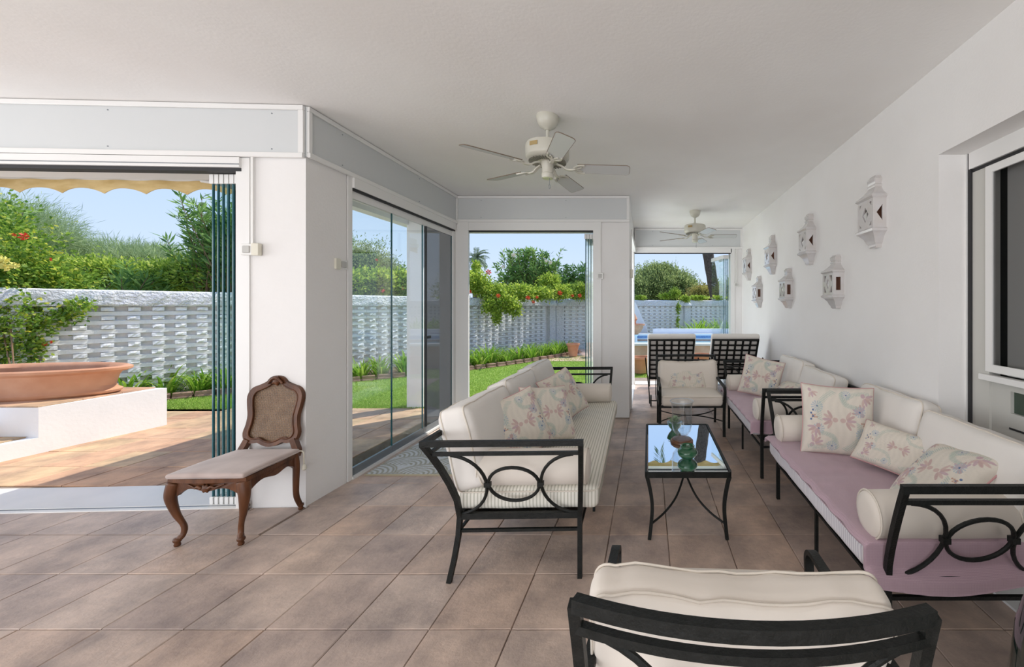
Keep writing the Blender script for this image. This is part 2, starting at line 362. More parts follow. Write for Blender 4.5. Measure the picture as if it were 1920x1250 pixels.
# --- left wall (frontal, slightly skew): solid pier + parts beyond
sk = -0.046
def skx(x): return 2.98 + (x - A[0]) * 0.046 * 1.0    # y of inner face at x
def lpoly(mb, x0, x1, z0, z1, off0=0.0, off1=0.40): mb.poly([(x0, skx(x0) + off0), (x1, skx(x1) + off0), (x1, skx(x1) + off1), (x0, skx(x0) + off1)], z0, z1); return mb
wl = MB(); lpoly(wl, -3.02, A[0], -0.05, CE); wl.poly([(A[0] - 0.4, 2.98), (A[0], 2.98), (A[0] - 0.012, 3.44), (A[0] - 0.4, 3.44)], -0.05, CE)
lpoly(wl, -6.9, -3.02, 2.56, CE)
struct(wl.build('wall_left', PLASTER), 'white corner pillar and lintel over the wide left opening')
# --- garden side wall A-B
wg = MB().poly([(-2.97, 3.44), (-2.59, 3.44), (-2.632, 5.42), (-2.97, 5.42)], 2.56, CE).box(-2.97, -2.64, 5.30, 5.8, -0.05, CE)
struct(wg.build('wall_garden', PLASTER), 'lintel over the glazed side facing the garden')
# --- front wall B-C
wf = MB().box(-2.64, -0.66, 5.42, 5.80, 2.56, CE).box(-2.64, -2.46, 5.40, 5.46, -0.05, 2.6).box(-0.66, -0.26, 5.40, 5.80, -0.05, CE)
struct(wf.build('wall_front', PLASTER), 'white pillar and lintel around the middle opening')
wp = MB().box(-0.66, -0.28, 5.8, 7.65, 2.56, CE).box(-0.66, -0.28, 7.55, 7.95, -0.05, CE)
struct(wp.build('wall_passage', PLASTER), 'white lintel along the narrow end of the terrace')
wx = MB().box(-0.28, 1.80, 7.67, 7.95, 2.56, CE).box(1.60, 1.80, 7.65, 7.95, -0.05, CE)
struct(wx.build('wall_far', PLASTER), 'white far wall around the end opening')
# rear side behind the photographer: pillars and lintel only
wb = MB().box(-6.9, 2.3, -3.2, -2.95, 2.6, CE).box(-6.9, -6.4, -3.2, -2.7, 0, CE).box(1.5, 2.3, -3.2, -2.9, 0, CE).box(-6.9, -6.6, 2.5, 3.2, 0, CE).box(-6.9, -6.6, -3.2, 3.2, 2.6, CE)
struct(wb.build('wall_back', PLASTER), 'pillars and lintels around the rear openings')

# fascia panels with battens
def fascia(n, p0, p1, z0, z1, label, stile0=True, stile1=True):
    p0 = Vector((*p0, 0)); p1 = Vector((*p1, 0)); L = (p1 - p0).length; ang = math.atan2((p1 - p0).y, (p1 - p0).x)
    o = bpy.data.objects.new('trim_%d' % n, None); COL.objects.link(o); o.location = p0; o.rotation_euler = (0, 0, ang); struct(o, label)
    MB().box(0, L, -0.012, 0, z0, z1).build('panel', PANEL, o)
    b = [MB().bbox(0, L, -0.03, -0.012, z1 - 0.035, z1, .003), MB().bbox(0, L, -0.035, -0.012, z0 - 0.006, z0 + 0.03, .003)]
    if stile0: b.append(MB().bbox(0, 0.028, -0.028, -0.012, z0 + .03, z1 - .035, .003))
    if stile1: b.append(MB().bbox(L - 0.035, L, -0.028, -0.012, z0 + .03, z1 - .035, .003))
    for q in b: q.build('batten', TRIMW, o)
    k = 0.35
    sc = None
    while k < L - 0.1:
        for z in (z0 + 0.06, z1 - 0.06):
            if sc is None: sc = MB().lathe([(0.005, 0), (0.004, 0.003), (0, 0.004)], 8).build('screw', ANTHR, o, loc=(k, -0.012, z), rot=(R(90), 0, 0))
            else:
                s2 = sc.copy(); COL.objects.link(s2); s2.location = (k, -0.012, z)
        k += 1.15
    return o
fascia(1, (-6.6, skx(-6.6)), (A[0], 2.98), 2.61, 2.995, 'long grey fascia over the left opening')
fascia(2, (A[0] + .002, 2.975), (B[0] + .03, 5.40), 2.62, 2.995, 'grey fascia over the closed glass doors')
fascia(3, (-2.62, 5.40), (-0.26, 5.40), 2.645, 2.995, 'grey fascia over the middle opening')
fascia(4, (-0.27, 7.655), (1.80, 7.655), 2.61, 2.995, 'grey fascia over the far opening')

# --- opening 1: head track, sill, door frame
def frame_empty(n, label):
    o = bpy.data.objects.new('door_%d' % n, None); COL.objects.link(o); return struct(o, label)
d1 = frame_empty(1, 'wide folding glass door opening on the left')
lpoly(MB(), -6.6, -3.02, 2.525, 2.60, -0.03, 0.08).build('head_track', TRIMW, d1)
lpoly(MB(), -6.6, -3.02, 2.50, 2.525, -0.015, 0.06).build('track_slot', DARKGAP, d1)
lpoly(MB(), -6.6, -3.02, 2.545, 2.551, -0.033, -0.028).build('track_groove', ANTHR, d1)
lpoly(MB(), -6.6, -2.97, -0.05, -0.002, -0.0, 0.42).build('sill', MARBLE, d1)
q = MB(); lpoly(q, -6.6, -3.02, -0.002, 0.006, -0.01, 0.02); lpoly(q, -6.6, -3.02, -0.002, 0.006, 0.045, 0.055); q.build('floor_track', TRIMW, d1)
lpoly(MB(), -6.6, -3.02, -0.002, 0.003, 0.022, 0.043).build('track_groove', ANTHR, d1)
lpoly(MB(), -3.06, -2.965, 0, 2.60, -0.012, 0.05).build('jamb', TRIMW, d1)
# --- door 2: closed panels on the garden side
d2 = frame_empty(2, 'closed frameless glass doors facing the lawn')
dm = Matrix.Translation((A[0] - 0.006, 3.44, 0)) @ Matrix.Rotation(math.atan2(5.38 - 3.44, B[0] + 0.02 - A[0] + .006), 4, 'Z')
L2 = 1.90
def dbox(x0, x1, y0, y1, z0, z1):
    mb = MB(); mb.M = dm; mb.box(x0, x1, y0, y1, z0, z1); return mb
dbox(0, L2, -0.03, 0.07, 2.525, 2.625).build('head_track', TRIMW, d2)
dbox(0, L2, -0.02, 0.05, 2.505, 2.525).build('track_slot', DARKGAP, d2)
dbox(0, L2, 0.0, 0.10, -0.004, 0.012).build('sill', MARBLE, d2)
dbox(0, L2, -0.02, 0.05, 0.0, 0.022).build('floor_track', TRIMW, d2)
dbox(-0.05, 0.0, -0.012, 0.09, 0, 2.62).build('jamb', TRIMW, d2)
dbox(L2 - .03, L2 + 0.04, -0.012, 0.09, 0, 2.62).build('jamb', TRIMW, d2)
def door_pane(x0, x1, gm, off=0.0):
    dbox(x0 + .003, x1 - .003, 0.010 + off, 0.020 + off, 0.09, 2.44).build('glass_pane', gm, d2)
    dbox(x0 + .002, x1 - .002, 0.004 + off, 0.026 + off, 0.022, 0.09).build('bottom_rail', ANTHR, d2)
    dbox(x0 + .002, x1 - .002, 0.004 + off, 0.026 + off, 2.44, 2.505).build('top_rail', TRIMW, d2)
    dbox(x1 - .006, x1, 0.008 + off, 0.022 + off, 0.09, 2.44).build('glass_edge', GLEDGE, d2)
door_pane(0.0, 0.59, GLASS); door_pane(0.59, 1.16, GLASS); door_pane(1.16, 1.24, GLASS); door_pane(1.24, L2 - .03, GLASSD, 0.002)
dbox(1.222, 1.232, 0.0, 0.03, 0.09, 2.44).build('seal', DARKGAP, d2)
q = dbox(1.20, 1.30, -0.012, 0.006, 1.12, 1.15); q.build('latch', DARKGAP, d2)
# --- door 3: middle opening
d3 = frame_empty(3, 'folding glass door opening in the middle')
MB().box(-2.46, -0.66, 5.385, 5.47, 2.53, 2.64).build('head_track', TRIMW, d3)
MB().box(-2.46, -0.66, 5.40, 5.45, 2.512, 2.53).build('track_slot', DARKGAP, d3)
MB().box(-2.64, -2.44, 5.375, 5.40, 0, 2.64).build('jamb', TRIMW, d3)
MB().box(-0.75, -0.64, 5.382, 5.47, 0, 2.642).build('jamb', TRIMW, d3)
MB().box(-2.46, -0.66, 5.39, 5.80, -0.05, 0.0).build('sill', MARBLE, d3)
MB().box(-2.46, -0.66, 5.40, 5.46, 0, 0.008).build('floor_track', TRIMW, d3)
# --- door 4: side opening of the far end and far opening
d4 = frame_empty(4, 'narrow side opening beside the far end')
MB().box(-0.30, -0.24, 5.8, 7.55, 2.53, 2.62).build('head_track', TRIMW, d4)
MB().box(-0.30, -0.245, 5.80, 5.86, 0, 2.53).build('jamb', TRIMW, d4)
MB().box(-0.66, -0.25, 5.8, 7.55, -0.05, 0.002).build('sill', MARBLE, d4)
MB().box(-0.32, -0.26, 5.8, 7.55, 0.002, 0.012).build('floor_track', TRIMW, d4)
d5 = frame_empty(5, 'far opening towards the pool')
MB().box(-0.27, 1.60, 7.64, 7.72, 2.53, 2.605).build('head_track', TRIMW, d5)
MB().box(-0.27, 1.60, 7.65, 7.70, 2.512, 2.53).build('track_slot', DARKGAP, d5)
MB().box(1.585, 1.66, 7.64, 7.72, 0, 2.605).build('jamb', TRIMW, d5)
MB().box(-0.27, 1.60, 7.64, 8.0, -0.05, 0.0).build('sill', MARBLE, d5)

# --- folded glass panels (one thing each)
def folded(x, y, w, dx, label, group, rz=0.0, z1=2.50):
    o = thing('glass_panel', label, 'glass panel', (x, y, 0), rz, group)
    MB().box(-0.005, 0.005, 0.012, w, 0.06, z1 - 0.075).build('glass_pane', GLASS, o)
    MB().box(-0.0055, 0.0055, 0.0, 0.011, 0.05, z1 - 0.07).build('glass_edge', GLEDGE, o)
    MB().bbox(-0.016, 0.016, -0.01, w, z1 - 0.075, z1 - 0.004, .003).build('top_cap', TRIMW, o)
    MB().bbox(-0.014, 0.014, -0.01, w, 0.006, 0.06, .003).build('bottom_cap', TRIMW, o)
    return o
nm6 = ['leftmost', 'second from the left', 'third from the left', 'fourth from the left', 'fifth from the left', 'rightmost']
for i in range(6):
    folded(-3.298 + 0.038 * i, skx(-3.2) + 0.055, 0.62, 0, 'frameless glass panel folded outward at the left opening, %s of the six' % nm6[i], 'folded glass panels of the left opening', R(-6 + i * 0.9))
for i in range(4):
    folded(-0.865 + 0.036 * i, 5.47, 0.60, 0, 'frameless glass panel folded outward at the middle opening, %s of the four' % ['leftmost', 'second from the left', 'third from the left', 'rightmost'][i], 'folded glass panels of the middle opening', R(-1))
for i in range(3):
    folded(1.47 + 0.036 * i, 7.73, 0.60, 0, 'frameless glass panel folded outward at the far opening, %s of the three' % ['leftmost', 'middle one', 'rightmost'][i], 'folded glass panels of the far opening', R([14, 2, 0][i]))

# --- awnings
def awning(x0, x1, yb, skew, label, z=2.66):
    o = thing('awning', label, 'awning')
    f = lambda x: yb + (x - x1) * skew
    n = int((x1 - x0) / 0.03); vs = []; fs = []
    per = 0.36
    for i in range(n + 1):
        x = x0 + (x1 - x0) * i / n; ph = ((x - x0) / per) % 1.0
        drop = 0.125 - 0.05 * math.sin(math.pi * ph) ; yy = f(x) + 0.012 * math.sin(x * 17)
        for t in (0, 0.5, 1): vs.append((x, yy - 0.004 * t, z - drop * t)); 
        for t in (0, 0.5, 1): vs.append((x, yy + 0.006 - 0.004 * t, z - drop * t))
    for i in range(n):
        a = 6 * i; b = a + 6; fs += [(a, b, b + 1, a + 1), (a + 1, b + 1, b + 2, a + 2), (a + 3, a + 4, b + 4, b + 3), (a + 4, a + 5, b + 5, b + 4), (a + 2, b + 2, b + 5, a + 5)]
    q = MB(); q.add(vs, fs); q.build('valance', AWN, o, True)
    n2 = [(x0, f(x0)), (x1, f(x1)), (x1, f(x1) + .07), (x0, f(x0) + .07)]
    MB().poly(n2, z, z + 0.07).build('front_bar', TRIMW, o)
    MB().poly([(x0, f(x0) - .34), (x1, f(x1) - .34), (x1, f(x1)), (x0, f(x0))], z + .05, z + .16).build('cassette', TRIMW, o)
    m = x0 + (x1 - x0) * .72
    MB().tube([(m, f(m) - .05, z - .01), (m + .25, f(m) + .0, z - .035)], .016, 8).build('folding_arm', TRIMW, o, True)
    return o
awning(-6.8, -3.05, 3.74, 0.046, 'rolled awning with scalloped ochre valance over the left opening')
awning(-0.6, 2.2, 8.33, 0, 'rolled awning with ochre valance outside the far opening', 2.72)

# --- switches and conduits
def switch(loc, rz, h, label, box2=1):
    o = thing('light_switch', label, 'switch', loc, rz)
    MB().bbox(-.042, .042, -.02, 0, -.042, .042, .004).build('plate', PLASTW, o)
    MB().bbox(-.024, .024, -.028, -.02, -.026, .026, .003).build('rocker', mat('switch_grey', (0.5, 0.49, 0.46), .4), o)
    if box2: MB().bbox(.042 if box2 > 0 else -.09, .09 if box2 > 0 else -.042, -.03, 0, -.045, .045, .004).build('junction_box', PLASTIC, o)
    if h: MB().box(-.008 + .03 * box2, .008 + .03 * box2, -.012, 0, .042, h).build('conduit', PLASTW, o)
    return o
switch((-2.965, skx(-2.965) - .013, 1.92), R(-2.6) * -1, 0.69, 'white rocker switch with cream box on the corner pillar, below a surface conduit')
switch((-2.583, 3.34, 1.85), R(90), 0.77, 'white rocker switch with cream box beside the closed glass doors', -1)
switch((-0.655, 5.384, 1.91), 0, 0.72, 'small square switch on the middle pillar', 0)
switch((1.68, 7.639, 1.91), 0, 0.68, 'small square switch beside the far opening', 0)
tag(MB().bbox(-0.258, -0.222, 5.55, 5.66, 1.9, 2.02, .006).build('sensor_box', PLASTIC), 'small cream box on the pillar corner before the far opening', 'sensor')

# --- right hand door with insect screen
d6 = bpy.data.objects.new('door_6', None); COL.objects.link(d6); struct(d6, 'white door with insect screen in the right wall recess')
MB().box(1.97, 2.02, 0.0, 2.445, 2.34, 2.44).build('roller_housing', TRIMW, d6)
MB().box(1.972, 2.02, 2.434, 2.465, 0, 2.44).build('guide_slot', DARKGAP, d6)
MB().box(1.962, 1.975, 2.455, 2.466, 0, 2.44).build('guide_lip', TRIMW, d6)
MB().bbox(1.985, 2.05, 2.315, 2.434, 0, 2.335, .004).build('jamb', FRAMEG, d6)
MB().box(1.983, 2.03, 0, 2.434, 2.318, 2.338).build('head_gap', DARKGAP, d6)
sf = MB().bbox(1.97, 1.99, 2.28, 2.325, 1.12, 2.315, .003).bbox(1.97, 1.99, 0.0, 2.28, 2.27, 2.315, .003).bbox(1.97, 1.99, 0.0, 2.28, 1.12, 1.165, .003)
sf.build('screen_frame', TRIMW, d6)
MB().bbox(1.95, 2.0, 0.0, 2.35, 1.07, 1.105, .003).build('ledge', TRIMW, d6)
# window sash behind the screen
MB().box(2.06, 2.09, 2.12, 2.28, 1.1, 2.33).box(2.06, 2.09, 0, 2.12, 2.19, 2.33).box(2.06, 2.09, 0, 2.12, 1.1, 1.24).build('sash', WHITE, d6)
MB().box(2.074, 2.08, 0, 2.12, 1.24, 2.19).build('glass_pane', mat('dim_glass', (0.05, 0.055, 0.05), .08), d6)
# screen mesh: fine wires
glassmat('screen_net', (0.72, 0.72, 0.72), 0.15, 0.5)
MB().box(1.979, 1.9805, 0, 2.28, 1.165, 2.27).build('screen_net', MATS['screen_net'], d6)
lw = MB().plate([(0.0, 0.0), (2.315, 0.0), (2.315, 1.07), (0.0, 1.07)], [[(0.3, 0.91), (0.3, 1.03), (2.195, 1.03), (2.195, 0.91)], ], 0.03, lambda a, b, c: (2.0 + c, a, b))
lw.build('lower_panel', FRAMEG, d6)
MB().box(2.02, 2.025, 0.3, 2.195, 0.91, 1.03).build('glass_pane', mat('green_dark_glass', (0.05, 0.075, 0.055), .08), d6)
MB().box(1.996, 2.0, 0.3, 2.2, 0.82, 0.83).build('groove', DARKGAP, d6)
MB().box(1.8, 2.05, -0.9, 2.465, -0.03, 0.012).build('threshold', MARBLE, d6)
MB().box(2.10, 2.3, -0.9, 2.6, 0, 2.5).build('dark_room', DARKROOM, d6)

# ================================================================= IRON SEATING
def flare(z): return 0.16 * max(0, (z - 0.36) / 0.44) ** 1.25
def arc_pts(cx, cz, rx, rz, a0, a1, n, sgn, y0):
    out = []
    for i in range(n + 1):
        a = R(a0 + (a1 - a0) * i / n); x = cx + rx * math.cos(a); z = cz + rz * math.sin(a); out.append((x, y0 + sgn * flare(z), z))
    return out
DT = -0.775
def rounded(sx, sy, sz, r, puff=0.0, n=14, wr=0.0, seed=0, puffx=0.0, sag=0.0):
    """soft box centred on origin: subdivided cube"""
    mb = MB(); hx, hy, hz = sx / 2, sy / 2, sz / 2; idx = {}; vs = []; fs = []
    N = n
    def vid(i, j, k):
        key = (i, j, k)
        if key in idx: return idx[key]
        p = Vector((2 * i / N - 1, 2 * j / N - 1, 2 * k / N - 1))
        q = Vector((math.sin(p.x * math.pi / 2), math.sin(p.y * math.pi / 2), math.sin(p.z * math.pi / 2)))
        w = Vector((q.x * hx, q.y * hy, q.z * hz)); c = Vector((max(-hx + r, min(hx - r, w.x)), max(-hy + r, min(hy - r, w.y)), max(-hz + r, min(hz - r, w.z))))
        d = w - c
        if d.length > 1e-7: w = c + d.normalized() * r
        ex = 1 - (w.x / hx) ** 2; ey = 1 - (w.y / hy) ** 2; ez = 1 - (w.z / hz) ** 2
        w.z += puff * q.z * max(0, ex) ** .6 * max(0, ey) ** .6
        w.x += puffx * q.x * max(0, ey) ** .6 * max(0, ez) ** .6
        if sag: w.z -= sag * max(0, ey) * (q.z > 0)
        if wr:
            nn = noise.noise_vector(Vector((w.x * 7 + seed, w.y * 7, w.z * 7))); w += nn * wr
            w += noise.noise_vector(Vector((w.x * 3 + seed * 3, w.y * 22, w.z * 3))) * wr * .5
        idx[key] = len(vs); vs.append(tuple(w)); return idx[key]
    for u in range(N):
        for v in range(N):
            fs.append((vid(u, v, 0), vid(u, v + 1, 0), vid(u + 1, v + 1, 0), vid(u + 1, v, 0)))
            fs.append((vid(u, v, N), vid(u + 1, v, N), vid(u + 1, v + 1, N), vid(u, v + 1, N)))
            fs.append((vid(u, 0, v), vid(u + 1, 0, v), vid(u + 1, 0, v + 1), vid(u, 0, v + 1)))
            fs.append((vid(u, N, v), vid(u, N, v + 1), vid(u + 1, N, v + 1), vid(u + 1, N, v)))
            fs.append((vid(0, u, v), vid(0, u, v + 1), vid(0, u + 1, v + 1), vid(0, u + 1, v)))
            fs.append((vid(N, u, v), vid(N, u + 1, v), vid(N, u + 1, v + 1), vid(N, u, v + 1)))
    mb.add(vs, fs); return mb
def densify(pts, step=.05):
    out = []; n = len(pts)
    for i in range(n):
        a = Vector(pts[i]); b = Vector(pts[(i + 1) % n]); k = max(1, int((b - a).length / step))
        out += [tuple(a.lerp(b, j / k)) for j in range(k)]
    return out
def pipe_loop(sx, sy, z, r=0.005, rc=0.03, axis='z', puff=0, n=5):
    """rounded rectangle tube at height z around a cushion"""
    pts = []
    for cx, cy, a0 in ((sx / 2 - rc, sy / 2 - rc, 0), (-sx / 2 + rc, sy / 2 - rc, 90), (-sx / 2 + rc, -sy / 2 + rc, 180), (sx / 2 - rc, -sy / 2 + rc, 270)):
        for i in range(n + 1):
            a = R(a0 + 90 * i / n); pts.append((cx + rc * math.cos(a), cy + rc * math.sin(a), z))
    if axis == 'x': pts = [(p[2], p[0], p[1]) for p in pts]
    return MB().tube(densify(pts), r, 6, closed=True)

def warp(mb, seed, wr, sag=0, hy=1):
    out = []
    for v in mb.v:
        w = Vector(v)
        if sag and w.z > 0: w.z -= sag * max(0, 1 - (w.y / hy) ** 2)
        w += noise.noise_vector(Vector((w.x * 7 + seed, w.y * 7, w.z * 7))) * wr
        w += noise.noise_vector(Vector((w.x * 3 + seed * 3, w.y * 22, w.z * 3))) * wr * .5; out.append(tuple(w))
    mb.v = out; return mb
def side_frame(root, y0, sgn):
    bar = (0.0125, 0.0125)
    # each leg with its post
    fp = [(0, y0, 0), (0, y0, 0.18), (0, y0, 0.345)] + [(0.0005 + 0.027 * ((z - .345) / .455), y0 + sgn * flare(z), z) for z in (0.42, 0.5, 0.58, 0.66, 0.73, 0.795)]
    MB().tube(fp, bar, sq=True, up=(1, 0, 0)).build('leg', IRON, root)
    prof = [(-.705, 0), (-.68, .12), (-.66, .25), (-.655, .35), (-.662, .45), (-.685, .55), (-.715, .65), (-.75, .74), (DT, .795)]
    MB().tube([(x, y0 + sgn * (flare(z) + (0.02 * (1 - z / .35) if z < .35 else 0)), z) for x, z in prof], bar, sq=True, up=(1, 0, 0)).build('leg', IRON, root)
    yt = y0 + sgn * flare(.795)
    MB().tube([(.04, yt, .80), (DT - .012, yt, .80)], (0.011, 0.015), sq=True, up=(0, 0, 1)).build('armrest', IRON, root)
    yt = y0 + sgn * flare(.735)
    s = MB().tube([(.02, yt, .738), (-.742, yt, .738)], (0.009, 0.009), sq=True, up=(0, 0, 1)); s.build('arm_rail', IRON, root)
    MB().tube([(0, y0, .35), (-.655, y0, .35)], (0.012, 0.016), sq=True).build('seat_rail', IRON, root)
    MB().tube([(0, y0, .27), (-.657, y0, .27)], (0.008, 0.008), sq=True).build('stretcher', IRON, root)
    cz = .545; rr = .009
    MB().tube(arc_pts(-.345, cz, .135, .105, 0, 360, 28, sgn, y0)[:-1], rr, 8, closed=True).build('ring', IRON, root, True)
    MB().tube(arc_pts(-.01, cz, .19, .185, 92, 268, 16, sgn, y0), rr, 8).build('scroll', IRON, root, True)
    MB().tube(arc_pts(-.665, cz, .175, .185, 84, -88, 16, sgn, y0), rr, 8).build('scroll', IRON, root, True)
    for cx in (-.203, -.485):
        MB().tube([(cx - .016, y0 + sgn * flare(cz), cz), (cx + .016, y0 + sgn * flare(cz), cz)], (.014, .012), sq=True, up=(0, 0, 1)).build('clasp', IRON, root)

def sofa(name, label, L, seats, loc, rz):
    o = thing(name, label, 'sofa', loc, rz)
    side_frame(o, 0, -1); side_frame(o, L, 1)
    f = .16
    for x, z, w in ((DT, .80, (.011, .014)), (DT + .015, .738, (.008, .008)), (-.655, .35, (.012, .015)), (0, .35, (.012, .015))):
        MB().tube([(x, -flare(z) if z > .5 else 0, z), (x, L + (flare(z) if z > .5 else 0), z)], w, sq=True).build('long_rail', IRON, o)
    MB().tube([(0, 0, .27), (0, L, .27)], (.007, .007), sq=True).build('stretcher', IRON, o)
    MB().tube([(-.66, 0, .27), (-.66, L, .27)], (.007, .007), sq=True).build('stretcher', IRON, o)
    for k in range(1, seats):
        y = L * k / seats
        MB().tube([(0, y, 0), (0, y, .34)], (.009, .009), sq=True, up=(1, 0, 0)).build('leg', IRON, o)
        MB().tube([(-.70, y, 0), (-.655, y, .34)], (.009, .009), sq=True, up=(1, 0, 0)).build('leg', IRON, o)
        MB().tube([(-.66, y, .35), (-.69, y, .55), (DT + .01, y, .79)], (.008, .008), sq=True, up=(1, 0, 0)).build('back_upright', IRON, o)
    ns = int(L / .13)
    for k in range(ns):
        y = L * (k + .5) / ns; MB().box(-.65, 0, y - .02, y + .02, .342, .346).build('strap', IRON, o)
    for k in range(1, 6):
        x = -.65 * k / 6; MB().box(x - .02, x + .02, 0.01, L - .01, .347, .351).build('strap', IRON, o)
    return o
def place_local(obj, root, loc, rot=(0, 0, 0)):
    """put a separate thing where it rests on the sofa, in world space"""
    M = Matrix.Translation(root.location) @ root.rotation_euler.to_matrix().to_4x4() @ Matrix.Translation(loc)
    from mathutils import Euler
    M = M @ Euler(rot).to_matrix().to_4x4()
    obj.location = M.to_translation(); obj.rotation_euler = M.to_euler()
    return obj
def mattress(root, L, m, label, seed=0, front=.085):
    sx = front + .70; mb = rounded(sx, L - .06, .125, .04, .006, 26, .005, seed)
    o = thing('seat_mattress', label, 'seat cushion')
    mb.build('cover', m, o, 'full')
    pipe_loop(sx - .004, L - .064, .042, .004, .05).build('piping', PIPE if m is STRIPEF else THROW, o, 'full')
    return place_local(o, root, (front - sx / 2, L / 2, .358 + .0625))
def backcushion(root, y, w, label, seed, h=.43, th=.16, x=-.655, z=.685, tilt=-15, m=None, group=None, yaw=0):
    o = thing('back_cushion', label, 'cushion', group=group)
    mb = rounded(th, w, h, .05, .0, 22, .010, seed, puffx=.03); mb.build('cover', m or LINENW, o, 'full')
    for s_ in (-1, 1): warp(pipe_loop(w - .012, h - .012, s_ * (th / 2 - .02), .0045, .045, 'x', n=5), seed, .010).build('piping', PIPE, o, 'full')
    return place_local(o, root, (x, y, z), (R(random.uniform(-1.5, 1.5)), R(tilt), R(yaw)))
def bolster(root, y, label, L=.62, r=.098, x=-.27):
    o = thing('bolster', label, 'bolster')
    prof = [(0.0, -L / 2), (r * .6, -L / 2 - .004), (r * .9, -L / 2 + .004), (r, -L / 2 + .02), (r * 1.01, -L / 4), (r * 1.015, 0), (r * 1.01, L / 4), (r, L / 2 - .02), (r * .9, L / 2 - .004), (r * .6, L / 2 + .004), (0, L / 2)]
    mb = MB(); mb.M = Matrix.Rotation(R(90), 4, 'Y'); mb.lathe(prof, 32); mb.build('cover', LINEN, o, 'full')
    for s_ in (-1, 1):
        MB().tube([(s_ * (L / 2 - .012), (r + .001) * math.cos(2 * math.pi * k / 28), (r + .001) * math.sin(2 * math.pi * k / 28)) for k in range(28)], .004, 6, closed=True).build('piping', PIPE, o, 'full')
    return place_local(o, root, (x, y, .48 + r))

# ---- embroidery pattern
def blend(C, m, col, a=1.0):
    m = np.clip(m, 0, 1)[..., None] * a; return C * (1 - m) + np.array(col) * m
def embroidery(U, V, asp, seed):
    """U,V arrays in metres-like units (height 1)."""
    rg = np.random.default_rng(seed)
    C = np.ones(U.shape + (3,)) * np.array((0.74, 0.68, 0.59))
    C = C * (1 - 0.05 * np.sin(U * 60 + np.sin(V * 9) * 3) * 0.5)[..., None]
    pink = [(0.55, 0.37, 0.35), (0.62, 0.45, 0.41), (0.55, 0.38, 0.42)]; green = (0.46, 0.53, 0.46); blue = (0.38, 0.47, 0.55); navy = (0.06, 0.13, 0.30)
    def ell(cx, cy, rx, ry, ang):
        dx = U - cx; dy = V - cy; c, s = math.cos(ang), math.sin(ang); a = (dx * c + dy * s) / rx; b = (-dx * s + dy * c) / ry
        return np.clip((1.0 - (a * a + b * b)) * 6, 0, 1)
    def flower(cx, cy, r, ang, n=5, spread=2.6, col=0):
        nonlocal C
        for i in range(n):
            t = ang + (i - (n - 1) / 2) * spread / n
            k = ell(cx + math.cos(t) * r * .6, cy + math.sin(t) * r * .6, r * .46, r * .15, t)
            C = blend(C, k, pink[(col + i) % 3], .85)
        C = blend(C, ell(cx - math.cos(ang) * r * .2, cy - math.sin(ang) * r * .2, r * .28, r * .24, ang), pink[(col + 1) % 3], .9)
    def daisy(cx, cy, r):
        nonlocal C
        dx = U - cx; dy = V - cy; rr = np.hypot(dx, dy); th = np.arctan2(dy, dx)
        k = (np.cos(th * 13) > -0.1) & (rr < r) & (rr > r * .18); C = blend(C, k.astype(float), blue, .75)
        C = blend(C, (rr < r * .17).astype(float), navy, .9)
    def fern(x0, y0, x1, y1, bow, w):
        nonlocal C
        n = 40
        for i in range(n):
            t = i / (n - 1); px = x0 + (x1 - x0) * t - (y1 - y0) * bow * math.sin(math.pi * t); py = y0 + (y1 - y0) * t + (x1 - x0) * bow * math.sin(math.pi * t)
            if i % 2 == 0:
                ang = math.atan2(y1 - y0, x1 - x0) + math.pi / 2
                C = blend(C, ell(px, py, w, w * .13, ang), green, .9)
    for s_ in (1, -1):
        a = asp / 2
        flower(s_ * .085, 0, .15, (0 if s_ > 0 else math.pi), 5, 2.6, 0)
        daisy(-a * .62 * s_, .18 * s_, .085); daisy(-a * .58 * s_, -.14 * s_, .08); daisy(a * .2 * s_, .38 * s_, .07)
        flower(-a * .70 * s_, -.36 * s_, .13, .8 * s_, 5, 2.4, 1); flower(a * .62 * s_, .12 * s_, .13, 2.2 * s_, 5, 2.4, 2)
        flower(-a * .78 * s_, .40 * s_, .10, -1.0 * s_, 4, 2.2, 1)
        fern(-a * .5 * s_, -.2 * s_, -a * .05 * s_, -.42 * s_, .25, .045); fern(a * .15 * s_, -.42 * s_, a * .55 * s_, -.02, -.2, .05); fern(a * .1 * s_, .28 * s_, a * .85 * s_, .40 * s_, .15, .04)
        for k in range(4): C = blend(C, ell(a * (.74 + .05 * (k % 2)) * s_, (-.12 + .045 * k) * s_, .016, .016, 0), navy, .9)
        for k in range(5): C = blend(C, ell(-a * (.75 - .06 * (k % 3)) * s_, (.02 + .03 * (k % 2)) * s_, .014, .014, 0), (0.50, 0.28, 0.2), .8)
    return np.clip(C, 0, 1)
